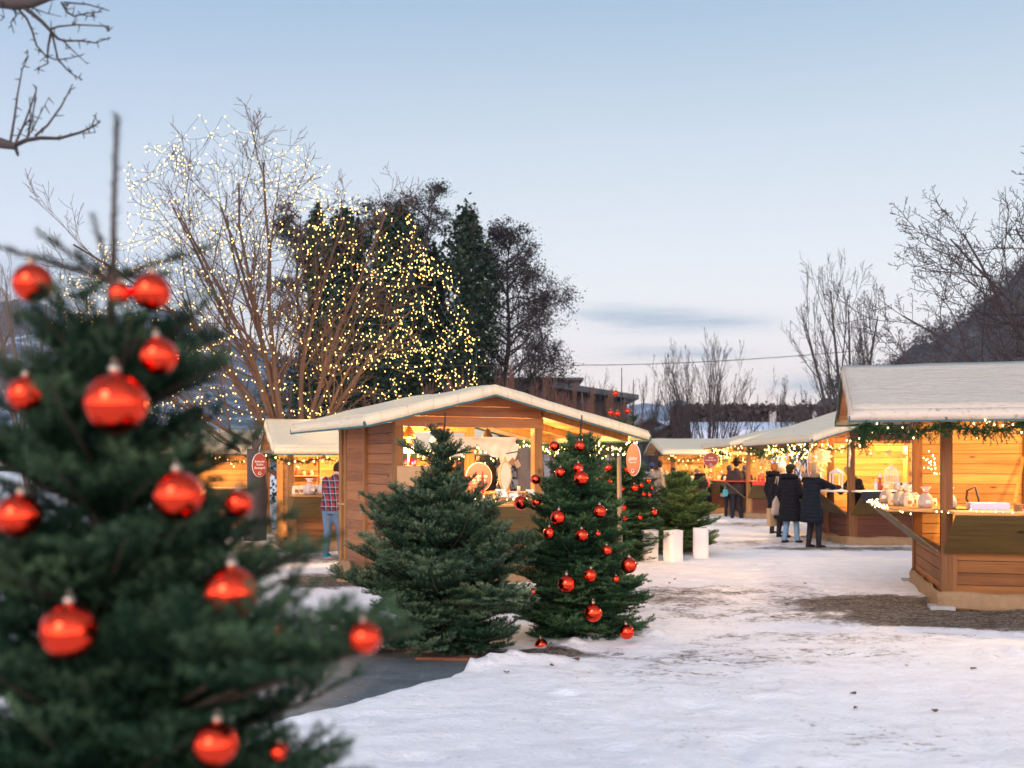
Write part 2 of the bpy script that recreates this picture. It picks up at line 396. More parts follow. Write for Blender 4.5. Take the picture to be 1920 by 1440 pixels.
# leaves and clods lying on the snow
LEAF = plain('fallen_leaf', (.12, .06, .035), .8)
for i, (px, py, s_) in enumerate(((1080, 1246, .07), (1035, 1258, .06), (950, 1271, .055), (1265, 1092, .05), (1255, 1099, .05), (1600, 1312, .05), (1700, 1258, .04), (1510, 1100, .05), (1604, 1340, .05), (1752, 1345, .05), (1278, 1241, .04), (1374, 1163, .04), (1825, 1264, .05))):
    s_ *= .5; mb = MB(); q = [(math.cos(a) * s_ * (1 + .5 * math.sin(3 * a)), math.sin(a) * s_ * .6, .5 * s_ * math.sin(2 * a) * .6) for a in [k * math.pi / 4 for k in range(8)]]
    mb.prism([Vector(v) for v in q], (0, 0, .003)); g = gp(px, py)
    w_ = ['dark curled leaf on the snow below the decorated fir', 'dark leaf on the rim of the snow beside the ribbed path', 'brown leaf on the snow near the corner of the ribbed path'][i] if i < 3 else 'small brown leaf fallen on the open snow'
    o = mb.build('fallen_leaf', LEAF); o.location = (g.x, g.y, .05); o.rotation_euler = (.25, .1, i * 1.3); tag(o, w_, 'leaf', 'leaves fallen on the snow')

# ------------------------------------------------------------------ firs
def needle_mesh(name, P0, P1, mat, parent, seed, spacing=.013, per=6, ln=.022, wd=.004, tone=None, flat=.0):
    rs = np.random.RandomState(seed); d = P1 - P0; L = np.linalg.norm(d, axis=1); k = np.maximum((L / spacing).astype(int), 1)
    ids = np.repeat(np.arange(len(L)), k); off = np.concatenate([np.arange(n) for n in k]) / k[ids]
    c = P0[ids] + d[ids] * off[:, None]; ax = d[ids] / L[ids][:, None]
    c = np.repeat(c, per, 0); ax = np.repeat(ax, per, 0); ids2 = np.repeat(ids, per); n = len(c)
    rv = rs.randn(n, 3); rv[:, 2] *= (1 - flat); rv[:, 2] += .35
    rv -= ax * (rv * ax).sum(1)[:, None]; rv /= np.linalg.norm(rv, axis=1)[:, None] + 1e-9
    dr = ax * (.45 + .3 * rs.rand(n))[:, None] + rv * .8; dr /= np.linalg.norm(dr, axis=1)[:, None]
    sidev = np.cross(dr, rs.randn(n, 3)); sidev /= np.linalg.norm(sidev, axis=1)[:, None] + 1e-9
    l = ln * (.75 + .5 * rs.rand(n)); c = c + ax * (rs.rand(n) * spacing)[:, None]
    V = np.stack([c - sidev * wd / 2, c + sidev * wd / 2, c + dr * l[:, None]], 1).reshape(-1, 3)
    t = (tone[ids2] if tone is not None else .4) + rs.rand(n) * .28 - .14
    A = np.repeat(np.clip(t, 0, 1), 3); Fs = np.arange(len(V)).reshape(-1, 3)
    return fast(name, V, Fs, mat, parent, A)
def tubes(name, segs, mat, parent, n=4):     # segs: list of (points array, radii array)
    Vs = []; Fs = []; b = 0; ang = np.arange(n) * 2 * np.pi / n; ca, sa = np.cos(ang), np.sin(ang)
    for P, rr in segs:
        P = np.asarray(P, float); m_ = len(P); d = np.gradient(P, axis=0); d /= np.linalg.norm(d, axis=1)[:, None] + 1e-9
        ref = np.array([0., 0, 1]) if abs(d[:, 2]).mean() < .8 else np.array([1., 0, 0])
        u = np.cross(d, ref); u /= np.linalg.norm(u, axis=1)[:, None] + 1e-9; v = np.cross(d, u); rr = np.asarray(rr)[:, None, None]
        V = P[:, None, :] + (u[:, None, :] * ca[None, :, None] + v[:, None, :] * sa[None, :, None]) * rr
        Vs.append(V.reshape(-1, 3)); i = np.arange(m_ - 1)[:, None] * n; k = np.arange(n)[None, :]; k2 = (k + 1) % n
        Fs.append(np.stack([i + k, i + k2, i + n + k2, i + n + k], 2).reshape(-1, 4) + b); b += m_ * n
    V = np.concatenate(Vs); return fast(name, V, np.concatenate(Fs), mat, parent, np.random.RandomState(1).rand(len(V)), True)
def rot_about(v, ax, a):
    return v * math.cos(a) + np.cross(ax, v) * math.sin(a) + ax * np.dot(ax, v) * (1 - math.cos(a))
def fir(label, base, hgt, Rf, lead, mat, seed, z0=.12, nwh=11, extra=(), ztop=None, group=None, density=1., spacing=.013, per=6, ln=.022, wd=.004, gap=.055, tipt=.75, elev=(50, -6), poke=.12, sub=True):
    rs = np.random.RandomState(seed); root = empty('fir_tree', label, 'fir tree', base, 0, group)
    top = hgt - lead; P0 = []; P1 = []; T = []; wood_ = []
    tr = [(0.02 * math.sin(z * 3), 0.015 * math.cos(z * 2.3), z) for z in np.linspace(-.02, top, 9)] + [(0.005 + .012 * q, .004, top + lead * q) for q in (.33, .66, 1.)]
    trr = [.008 + .030 * hgt * .5 * (1 - i / 8.6) for i in range(9)] + [.0065, .006, .005]
    P0.append(np.array([tr[8]])); P1.append(np.array([tr[-1]])); T.append([.1])
    def twig(p, d, L, lvl, tone):
        m_ = max(int(L / .045), 2); pts = [p]; dd = d.copy()
        for i in range(m_):
            dd = dd + rs.randn(3) * .045; dd[2] += .018; dd /= np.linalg.norm(dd); pts.append(pts[-1] + dd * L / m_)
        pts = np.array(pts); P0.append(pts[:-1]); P1.append(pts[1:])
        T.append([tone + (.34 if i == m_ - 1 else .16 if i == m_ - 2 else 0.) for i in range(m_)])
        if lvl == 0 or not sub or L < .085: return
        for i in range(1, m_):
            for sg in (-1, 1):
                if rs.rand() < .85:
                    a = pts[i]; dv = (pts[i + 1] - pts[i - 1]); dv /= np.linalg.norm(dv)
                    twig(a, rot_about(dv, np.array([0, 0, 1.]), sg * (.75 + .2 * rs.rand())), (L * (1 - i / m_)) * .5 + .03, 0, tone)
    def branch(p, d, L, tone, curl=.5, bushy=1.):
        m_ = max(int(L / .06), 4); pts = [np.array(p)]; dd = d.copy()
        for i in range(m_):
            dd = dd + rs.randn(3) * .03; dd[2] += .05 * curl * (i / m_); dd /= np.linalg.norm(dd); pts.append(pts[-1] + dd * L / m_)
        pts = np.array(pts); wood_.append((pts, np.linspace(.004 + .010 * L, .002, m_ + 1)))
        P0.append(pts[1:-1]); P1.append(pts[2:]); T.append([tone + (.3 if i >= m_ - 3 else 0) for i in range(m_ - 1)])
        s_ = .10 * L
        while s_ < L * .97:
            i = min(int(s_ / L * m_), m_ - 1); a = pts[i] + (pts[i + 1] - pts[i]) * (s_ / L * m_ - i); dv = pts[i + 1] - pts[i]; dv = dv / np.linalg.norm(dv)
            for sg in (-1, 1):
                if rs.rand() < density:
                    t = rot_about(dv, np.array([0, 0, 1.]), sg * (.8 + .25 * rs.rand())); t[2] += .12 + rs.randn() * .22; t /= np.linalg.norm(t)
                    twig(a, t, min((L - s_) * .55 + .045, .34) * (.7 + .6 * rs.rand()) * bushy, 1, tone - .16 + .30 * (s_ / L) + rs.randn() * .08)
            s_ += gap * (.8 + .4 * rs.rand())
    for w_ in range(nwh):
        q = (w_ + rs.rand() * .3) / nwh; z = z0 + ((ztop or top) - z0) * (q ** .92); f = (z - z0) / (top - z0)
        nb = int(7 + 3 * (1 - f)); ph = rs.rand() * 6.28
        for i in range(nb + (6 if w_ < nwh - 1 else 0)):
            inner = i >= nb; zz = z + (rs.rand() * (top - z0) / nwh if inner else 0)
            a = ph + i * 6.283 / nb + rs.randn() * .15 if not inner else rs.rand() * 6.283
            ff = min((zz - z0) / (top - z0), 1.); L = Rf(ff) * (.9 + poke * rs.randn()) * (.75 if inner else 1)
            e = R(elev[1] + (elev[0] - elev[1]) * ff ** 1.3 + rs.randn() * 5)
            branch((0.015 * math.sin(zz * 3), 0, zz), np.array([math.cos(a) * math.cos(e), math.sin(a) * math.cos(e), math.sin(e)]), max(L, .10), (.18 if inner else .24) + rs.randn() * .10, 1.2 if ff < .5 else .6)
    for ex_ in extra:                        # explicit boughs: end point in the tree's frame
        tgt, tone = ex_[:2]; tgt = np.array(tgt); z = tgt[2] - .35 * math.hypot(tgt[0], tgt[1]) if tgt[2] < top - .05 else top - .015
        p = np.array([0, 0, min(z, top - .01)]); d = tgt - p; L = np.linalg.norm(d); branch(p, d / L, L, tone, .15, ex_[2] if len(ex_) > 2 else 1.)
    tb = MB(); tb.tube(tr, trr, 8); tb.build('trunk', TWIG, root); tubes('branches', wood_, TWIG, root, 4)
    o = needle_mesh('crown', np.concatenate(P0), np.concatenate(P1), mat, root, seed + 1, spacing, per, ln, wd, np.concatenate(T), .25)
    print('fir', label[:30], len(o.data.polygons))
    return root
def curve(pts):
    xs = [p[0] for p in pts]; ys = [p[1] for p in pts]; return lambda f: float(np.interp(f, xs, ys))
# near tree on the left, out of focus
FGY = 2.7
ft = gp(205, 2090); ft = Vector(((205 - 960) / F * FGY, FGY, 0))
def fge(px, py, dy=0): p = at(px, FGY + dy, py); return (p.x - ft.x, p.y - ft.y, p.z)
fgR = curve([(0, .66), (.25, .63), (.45, .575), (.62, .50), (.78, .38), (.9, .30), (1, .24)])
ex = [(fge(-30, 462, .1), .15, .2), (fge(64, 438), .15, .35), (fge(167, 405, -.1), .15, .12), (fge(405, 458, .0), .2, .3), (fge(330, 520, .25), .2, .3), (fge(90, 640, -.05), .2), (fge(420, 690, -.1), .25), (fge(350, 640, .1), .2), (fge(120, 575, .3), .2, .3), (fge(40, 590, .0), .2, .4), (fge(250, 640, -.3), .25, .5), (fge(320, 610, .1), .2, .4), (fge(140, 660, -.2), .2, .6), (fge(430, 690, .1), .25), (fge(60, 690, 0), .25),
      (fge(705, 1222, -.55), .3), (fge(660, 1200, -.5), .3), (fge(790, 1172, -.5), .35), (fge(640, 1380, -.2), .3), (fge(600, 1060, -.2), .3), (fge(670, 1436, -.3), .25), (fge(560, 960, .1), .3), (fge(490, 830, .1), .3), (fge(640, 1240, .15), .25), (fge(650, 1010, .05), .3)]
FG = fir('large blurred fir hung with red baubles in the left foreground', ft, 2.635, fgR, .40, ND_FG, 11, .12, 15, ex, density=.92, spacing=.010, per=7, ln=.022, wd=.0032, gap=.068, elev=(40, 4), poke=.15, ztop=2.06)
# undecorated fir in the middle
g1 = gp(832, 1222)
r1 = curve([(0, .90), (.12, 1.0), (.30, .99), (.50, .74), (.62, .48), (.72, .31), (.82, .22), (.92, .18), (1, .16)])
def e1(px, py, dy=0): p = at(px, g1.y + dy, py); return (p.x - g1.x, p.y - g1.y, p.z)
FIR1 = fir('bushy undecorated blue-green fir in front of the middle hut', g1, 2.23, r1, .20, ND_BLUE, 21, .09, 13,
    [(e1(742, 835), .3), (e1(800, 800, -.1), .3), (e1(865, 836, -.1), .3), (e1(890, 838, .1), .3), (e1(668, 940, -.1), .3), (e1(690, 965, .1), .3), (e1(1005, 1090, -.5), .6), (e1(960, 940, 0), .5), (e1(655, 1105, 0), .3), (e1(650, 1060, .1), .3)],
    spacing=.011, per=6, ln=.024, wd=.005, gap=.062, elev=(54, 6), poke=.15, tipt=.9)
g2 = gp(1088, 1196)
r2 = curve([(0, .74), (.22, .78), (.42, .62), (.55, .54), (.76, .38), (.92, .22), (1, .14)])
def e2(px, py, dy=0): p = at(px, g2.y + dy, py); return (p.x - g2.x, p.y - g2.y, p.z)
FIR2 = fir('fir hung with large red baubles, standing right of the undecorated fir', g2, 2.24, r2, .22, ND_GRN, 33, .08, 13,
    [(e2(966, 945, -.1), .3), (e2(985, 935, -.25), .3), (e2(945, 1005, -.1), .3), (e2(935, 1100, .05), .3), (e2(945, 1050, .1), .3), (e2(950, 1150, .05), .3), (e2(1212, 1100, .1), .3), (e2(995, 900, 0), .3), (e2(952, 1065, -.1), .3), (e2(975, 1130, -.2), .3), (e2(990, 1190, -.3), .3), (e2(1200, 1120, -.1), .3), (e2(1195, 1055, -.1), .3), (e2(1150, 905, 0), .3), (e2(1160, 960, -.1), .3), (e2(1208, 1160, -.1), .3), (e2(1000, 1080, -.35), .3)], spacing=.011, per=6, ln=.024, wd=.005, gap=.060, elev=(50, -6), poke=.16)
g3 = gp(1164, 1053); g4 = gp(1186, 1040); g5 = gp(1272, 1041)
r3 = curve([(0, .80), (.3, .85), (.5, .62), (.7, .34), (.74, .05), (.9, .05), (1, .32)])
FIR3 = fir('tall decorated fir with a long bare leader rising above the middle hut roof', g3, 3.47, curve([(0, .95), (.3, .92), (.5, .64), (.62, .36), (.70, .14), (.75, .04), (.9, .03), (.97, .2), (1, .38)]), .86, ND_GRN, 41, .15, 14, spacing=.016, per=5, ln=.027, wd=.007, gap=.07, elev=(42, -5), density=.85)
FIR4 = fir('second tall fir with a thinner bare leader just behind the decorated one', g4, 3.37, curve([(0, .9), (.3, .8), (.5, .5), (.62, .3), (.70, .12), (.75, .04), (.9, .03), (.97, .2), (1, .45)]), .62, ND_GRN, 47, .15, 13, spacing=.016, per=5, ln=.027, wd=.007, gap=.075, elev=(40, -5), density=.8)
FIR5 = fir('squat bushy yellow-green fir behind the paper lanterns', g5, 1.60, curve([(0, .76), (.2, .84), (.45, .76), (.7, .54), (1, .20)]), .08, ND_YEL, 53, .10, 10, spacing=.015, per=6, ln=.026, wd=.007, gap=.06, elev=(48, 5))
FIRS = {'fg': FG, 'f2': FIR2, 'f3': FIR3}

# ------------------------------------------------------------------ baubles
def bauble_proto(label):
    o = empty('bauble', label, 'bauble')
    mb = MB(); mb.ball((0, 0, -.5 - .12), .5, n=32, m=20); mb.build('glass_ball', RED, o)
    mb = MB(); mb.lathe([(.10, -.15), (.105, -.02), (.06, 0)], 14); mb.build('metal_cap', CAPM, o)
    mb = MB(); mb.tube([(.06 * math.cos(a), 0, .055 + .06 * math.sin(a)) for a in [k * math.pi / 4 - 1.57 for k in range(9)]], .012, 5, cap=False); mb.build('hanging_loop', CAPM, o)
    return o
BP = None; ORD = ['highest', 'second highest', 'third highest', 'fourth highest', 'fifth highest', 'sixth highest', 'seventh highest', 'eighth highest', 'ninth highest', 'tenth highest']
def baubles(lst, tree, tY, half, where, group, rf):
    global BP
    lst = sorted(lst, key=lambda q: q[1]); n = len(lst)
    for i, (px, py, dia) in enumerate(lst):
        z = H - (py - HZ) / F * tY; dx = (px - half) / F * tY; rr = rf(z); dy = math.sqrt(max(rr * rr - dx * dx, 0)) * .93 + .02
        Yb = tY - dy; k = F / Yb; D = dia / k; p = at(px, Yb, py)
        od = ORD[i] if i < 10 else (['lowest', 'second lowest', 'third lowest', 'fourth lowest', 'fifth lowest', 'sixth lowest', 'seventh lowest', 'eighth lowest'][n - 1 - i] if n - 1 - i < 8 else None)
        if od is None:                     # middle ones: by place across the tree
            od = 'middle-height, %s across,' % ['1st', '2nd', '3rd', '4th', '5th', '6th', '7th', '8th', '9th', '10th'][[q for q in sorted(lst[10:n - 8], key=lambda q: q[0])].index((px, py, dia))]
        lab = '%s shiny red bauble on %s' % (od, where)
        if BP is None: BP = bauble_proto(lab); o = BP
        else: o = copy_tree(BP, label=lab)
        o['group'] = group; o.location = (p.x, p.y, p.z + D * .62); o.scale = (D, D, D); o.rotation_euler = (rg.uniform(-.12, .12), rg.uniform(-.12, .12), rg.random() * 3)
fl = [(57, 531, 74), (286, 548, 72), (226, 550, 42), (48, 740, 70), (215, 757, 118), (292, 668, 72), (330, 930, 94), (445, 945, 52), (40, 968, 84), (435, 1115, 106), (130, 1185, 108), (517, 1186, 38), (408, 1395, 86), (524, 1410, 36)]
baubles(fl, FG, FGY, 205, 'the blurred foreground fir', 'red baubles on the foreground fir', lambda z: fgR((z - .12) / 2.1) * .92)
p = at(680, 2.15, 1195); o = copy_tree(BP, label='shiny red bauble hanging alone from the bough reaching right of the foreground fir'); o.location = (p.x, p.y, p.z + .04); o.scale = (.066,) * 3; o['group'] = 'red baubles on the foreground fir'
l2 = [(1003, 899, 19), (1051, 886, 20), (1084, 878, 20), (1090, 897, 29), (1040, 837, 20), (1086, 836, 20), (978, 943, 27), (1005, 942, 18), (1124, 959, 25), (1048, 971, 29), (1030, 1000, 24), (1090, 1004, 25), (1137, 1032, 19), (1179, 1060, 30), (1062, 1095, 34), (1108, 1079, 26), (999, 1110, 15), (1112, 1149, 35), (1013, 1210, 25), (1173, 1185, 28), (1155, 1086, 13), (1121, 1001, 11)]
baubles(l2, FIR2, g2.y, 1088, 'the middle decorated fir', 'red baubles on the middle decorated fir', lambda z: r2((z - .16) / 1.9) * 1.04)
l3 = [(1154, 738, 11), (1145, 774, 11), (1158, 776, 12), (1176, 771, 11), (1138, 843, 12), (1139, 877, 16), (1177, 881, 13), (1215, 902, 10), (1189, 915, 15), (1202, 910, 9), (1222, 915, 7), (1167, 917, 9), (1206, 927, 9), (1216, 928, 9), (1144, 903, 9), (1121, 916, 13), (1168, 952, 13), (1171, 970, 15), (1199, 970, 10), (1225, 960, 13), (1142, 982, 10), (1124, 1000, 12), (1155, 1011, 11), (1119, 898, 7)]
baubles(l3, FIR3, g3.y, 1164, 'the tall rear decorated fir', 'red baubles on the tall rear fir', lambda z: .10 if z > 2.2 else float(np.interp(z, [.2, 1.2, 1.9, 2.2], [.85, .74, .5, .3])))

# ------------------------------------------------------------------ bare trees
def grow(rs, p, d, L, r, lvl, cfg, out, tips=None):
    m_ = cfg.get('seg', 6); pts = [np.array(p, float)]; d = np.array(d, float); d /= np.linalg.norm(d)
    up = cfg['up'][min(lvl, len(cfg['up']) - 1)]; wob = cfg.get('wob', .12)
    for i in range(m_):
        d = d + rs.randn(3) * wob; d[2] += up; d /= np.linalg.norm(d); pts.append(pts[-1] + d * L / m_)
    pts = np.array(pts); r1_ = r * cfg.get('taper', .35) if lvl < cfg['lv'] else r * .3
    out.append((pts, np.linspace(r, max(r1_, cfg.get('rmin', .004)), m_ + 1)))
    if lvl >= cfg['lv']:
        if tips is not None: tips.append(pts)
        return
    nch = cfg['n'][min(lvl, len(cfg['n']) - 1)]
    for k in range(nch):
        f = cfg.get('start', .25) + (1 - cfg.get('start', .25)) * (k + rs.rand() * .8) / nch; f = min(f, .98); i = min(int(f * m_), m_ - 1)
        a = pts[i] + (pts[i + 1] - pts[i]) * (f * m_ - i); dv = pts[i + 1] - pts[i]; dv /= np.linalg.norm(dv)
        ax = np.cross(dv, rs.randn(3)); ax /= np.linalg.norm(ax) + 1e-9
        an = R(cfg['ang'][min(lvl, len(cfg['ang']) - 1)]) * (.7 + .6 * rs.rand())
        nd = rot_about(dv, ax, an); rr = (r + (r1_ - r) * f) * cfg.get('rr', .55)
        grow(rs, a, nd, L * cfg['len'][min(lvl, len(cfg['len']) - 1)] * (1.15 - .6 * f) * (.75 + .5 * rs.rand()), max(rr, cfg.get('rmin', .004)), lvl + 1, cfg, out, tips)
def leaves(name, C, mat, parent, size, seed):
    rs = np.random.RandomState(seed); n = len(C); a = rs.randn(n, 3); b_ = rs.randn(n, 3)
    a /= np.linalg.norm(a, axis=1)[:, None]; b_ -= a * (a * b_).sum(1)[:, None]; b_ /= np.linalg.norm(b_, axis=1)[:, None]
    s = size * (.6 + .8 * rs.rand(n))[:, None]; V = np.stack([C - a * s * .5, C + b_ * s * .4, C + a * s * .5, C - b_ * s * .4], 1).reshape(-1, 3)
    return fast(name, V, np.arange(len(V)).reshape(-1, 4), mat, parent, np.repeat(rs.rand(n), 4))
def refit(out, base, hgt, half):
    A = np.concatenate([P for P, _ in out]); b_ = np.array(base, float); sz = hgt / A[:, 2].max(); wx = np.percentile(np.abs(A[:, 0] - b_[0]), 97); sx = half / wx if half else 1.
    return [(np.stack([(P[:, 0] - b_[0]) * sx + b_[0], (P[:, 1] - b_[1]) * sx + b_[1], P[:, 2] * sz], 1), r_) for P, r_ in out]
def split_tree(name, label, cat, base, out, mat, group=None, thick=.03, n1_=6, twigm=None):
    root = empty(name, label, cat, base, 0, group); b_ = np.array(base)
    out = [(P - b_, r_) for P, r_ in out]
    big = [s for s in out if s[1][0] >= thick]; small = [s for s in out if s[1][0] < thick]
    if big: tubes('trunk', big, mat, root, n1_)
    if small: tubes('crown', small, twigm or mat, root, 3)
    print(label[:30], len(out)); return root
def env(z): return float(np.interp(z, [2.6, 3.4, 4.5, 5.6, 7.2, 8.7, 9.7], [4.4, 4.9, 5.0, 4.75, 3.9, 3.0, 2.0]))
def envx(z): return float(np.interp(z, [0, 3, 6, 9.7], [-5.6, -6.1, -6.3, -6.9]))
LY = 26.
rs = np.random.RandomState(5); out = []; tips = []
cfg = dict(lv=3, n=[8, 5, 4], ang=[34, 40, 42], len=[.40, .50, .55], up=[.0, .045, .05, .02], seg=7, wob=.075, start=.28, taper=.28, rr=.5, rmin=.0055)
bs = np.array([-5.35, LY, .0]); out.append((np.array([bs, bs + (0.02, 0, .5), bs + (-.05, .02, 1.1), bs + (-.08, 0, 1.5)]), np.array([.34, .27, .25, .22])))
for i in range(17):
    if i < 9: zt = 9.2; rr_ = env(9) * (.15 + .85 * (i % 3) / 2.); a = i * 2.4
    elif i < 14: zt = 6.6; rr_ = env(6.6) * .92; a = i * 1.31 + .4
    else: zt = 4.2; rr_ = 4.4; a = i * 2.2
    tgt = np.array([envx(zt) + math.cos(a) * rr_, LY + math.sin(a) * rr_ * .8, zt + rs.randn() * .3]); st_ = bs + np.array([rs.randn() * .10, rs.randn() * .1, 1.15 + rs.rand() * .35])
    d0 = tgt - st_; L = np.linalg.norm(d0) * .86; d0 /= np.linalg.norm(d0)
    grow(rs, st_, d0 + np.array([0, 0, -.06 if i < 14 else .1]), L, (.080 if i < 9 else .066), 0, cfg, out, tips)
hh_ = max(P[:, 2].max() for P, _ in out); out = [(P * (1, 1, 10.4 / hh_), r_) for P, r_ in out]
LT = split_tree('bare_tree', 'spreading bare tree wrapped in hundreds of small warm lights', 'tree', (bs[0], bs[1], 0), out, BARK_W, thick=.024)
bulb_me = None; RBR = random.Random(3)
def bulb_mesh(r_, mat, name):
    mb = MB(); mb.ball((0, 0, 0), r_ * .8, rz=r_ * 1.2, n=6, m=4); o = mb.build(name, mat); return o
def string(label, pts, proto, parent_name, group, every, jit=.03, wire=True, rs=np.random.RandomState(3), wr=.006, name='string_light', wmat=None):
    pts = np.array(pts); c = pts[0]; root = empty(name, label, 'string light', tuple(c), 0, group)
    if wire: tubes('wire', [(pts - c, np.full(len(pts), wr))], wmat or HEM, root, 3)
    seg = np.linalg.norm(np.diff(pts, axis=0), axis=1); cum = np.concatenate([[0], np.cumsum(seg)]); n = int(cum[-1] / every)
    B = []
    for k in range(n):
        s_ = (k + .5 + rs.rand() * .5) * every; B.append([np.interp(s_, cum, pts[:, j]) + rs.randn() * jit for j in range(3)])
    B = np.array(B).reshape(-1, 3)
    for k, q in enumerate(B[:100]):
        o = proto.copy(); o.name = 'bulb'; o.scale = (RBR.uniform(.7, 1.15),) * 3; COL.objects.link(o); o.parent = root; o.location = tuple(q - c)
    if len(B) > 100:
        base_v = np.array([v.co for v in proto.data.vertices]); Fs = [tuple(p.vertices) for p in proto.data.polygons]
        mb = MB()
        for q in B[100:]: mb.add(base_v + (q - c), Fs)
        tag(mb.build('bulbs', proto.data.materials[0], root), kind='stuff')
    return root
PB = bulb_mesh(.0135, BULB, 'bulb'); PB.parent = LT   # first one hangs in the tree itself
PB.location = (-.9, -2., 6.)
RB = np.random.RandomState(77)
rs = np.random.RandomState(8)
SIDE = ['top rim', 'just under the top rim', 'upper crown', 'upper crown below the first three rows', 'upper middle of the crown', 'middle of the crown', 'middle, above the widest row', 'widest part of the crown', 'below the widest row', 'lower crown', 'low crown above the roofs', 'lowest crown over the stall roofs']
for i in range(8):
    pts = []
    for w3 in range(3):
        z = 9.45 - (i * 3 + w3) * .28; r_ = env(z); a0 = rs.rand() * 6.28; nst = 15
        anch = [(a0 + k * 6.283 / nst + rs.randn() * .10, z + rs.randn() * .32, r_ * ((.66 if z < 7 else .50) + (.38 if z < 7 else .42) * rs.rand())) for k in range(nst + 1)]
        for (a, za, ra), (b_, zb_, rb) in zip(anch[:-1], anch[1:]):
            for t in np.linspace(0, 1, 5)[:-1]:
                an = a + (b_ - a) * t; rr_ = ra + (rb - ra) * t; zz = za + (zb_ - za) * t - .55 * t * (1 - t) * rr_ * .5
                pts.append((envx(z) + math.cos(an) * rr_, LY + math.sin(an) * rr_ * .85, zz))
    string('warm light string looped round the lit bare tree, %s down from its top' % ['first', '2nd', '3rd', '4th', '5th', '6th', '7th', 'lowest'][i], pts, PB, 'wire', 'light strings around the bare tree', .25, .04, rs=rs, wr=.005)
for i in range(3):
    pts = []
    for w3 in range(3):
        a0 = -.9 + (i * 3 + w3) * .17; tt = np.linspace(0, 1, 26)
        for t in (tt if w3 % 2 == 0 else tt[::-1]):
            z = 7.6 - 4.9 * t; a = a0 + .25 * math.sin(t * 9 + i); r_ = env(z) * 1.02; pts.append((envx(z) + .25 + math.cos(a) * r_, LY + math.sin(a) * r_ * .85, z + .15 * math.sin(t * 20 + i)))
    string('warm light string on the right flank of the lit tree, %s of three' % ['nearest', 'middle', 'farthest'][i], pts, PB, 'wire', 'light strands down the right flank', .17, .09, rs=rs, wr=.005)

for (x, y, z, e) in ((-4.2, LY - 2.2, 3.2, 110), (-6.6, LY - 2.3, 3.0, 80), (-2.6, LY - 1., 3.9, 110), (-4.6, LY, 4.6, 60)):   # glow of the bulbs on the boughs
    ld = bpy.data.lights.new('string_glow', 'POINT'); ld.energy = e; ld.color = (1, .55, .20); ld.shadow_soft_size = .5; lo = bpy.data.objects.new('string_glow', ld); COL.objects.link(lo); lo.location = (x, y, z)
# dark alders and ivy-clad trunks beyond
def alder(px, ytop, Yd, label, wpx, seed, lean=0., low=.3, dens=1., right=1.):
    rs = np.random.RandomState(seed); k = F / Yd; hgt = H + (HZ - ytop) / k; X0 = (px - 960) / k; W = wpx / k; out = []; tips = []; cl = []
    tr = np.array([(X0 + lean * (z / hgt) ** 2 + .12 * math.sin(z), Yd, z) for z in np.linspace(0, hgt, 14)]); out.append((tr, np.linspace(.22, .02, 14)))
    c2 = dict(lv=3, n=[7, 5, 4], ang=[52, 50, 45], len=[.55, .55, .5], up=[-.03, -.02, -.01], seg=5, wob=.12, start=.2, taper=.3, rmin=.010)
    nb = int(32 * dens)
    for j in range(nb):
        f = low + (1 - low) * (j + rs.rand()) / nb; z = hgt * f; i = min(int(f * 13), 12); p = tr[i]; p = np.array([np.interp(z, tr[:, 2], tr[:, 0]), Yd, z])
        a = rs.rand() * 6.28; wd_ = W * (1 - max(0, (f - .35) / .65) ** 1.6) * (.6 + .5 * rs.rand()) * (right if math.cos(a) > 0 else 1) + 1.1
        grow(rs, p, (math.cos(a), math.sin(a) * .8, .55), wd_, .05, 0, c2, out, tips)
    A_ = np.concatenate([P for P, _ in out]); sz = hgt / A_[:, 2].max(); sx = W / np.percentile(np.abs(A_[:, 0] - X0), 96); c0 = np.array([X0, Yd, 0.]); sc_ = np.array([sx, sx, sz])
    out = [((P - c0) * sc_ + c0, r_) for P, r_ in out]; tips = [(P - c0) * sc_ + c0 for P in tips]
    for P in tips:
        n = 3; q = P[rs.randint(1, len(P), n)] + rs.randn(n, 3) * (.20, .2, .12); q[:, 2] -= .05; cl.append(q)
    root = split_tree('alder_tree', label, 'tree', (X0, Yd, 0), out, BARK_D, 'dark trees behind the market', .04, 6)
    leaves('catkins', np.concatenate(cl) - np.array([X0, Yd, 0]), CATK, root, .075, seed); return root
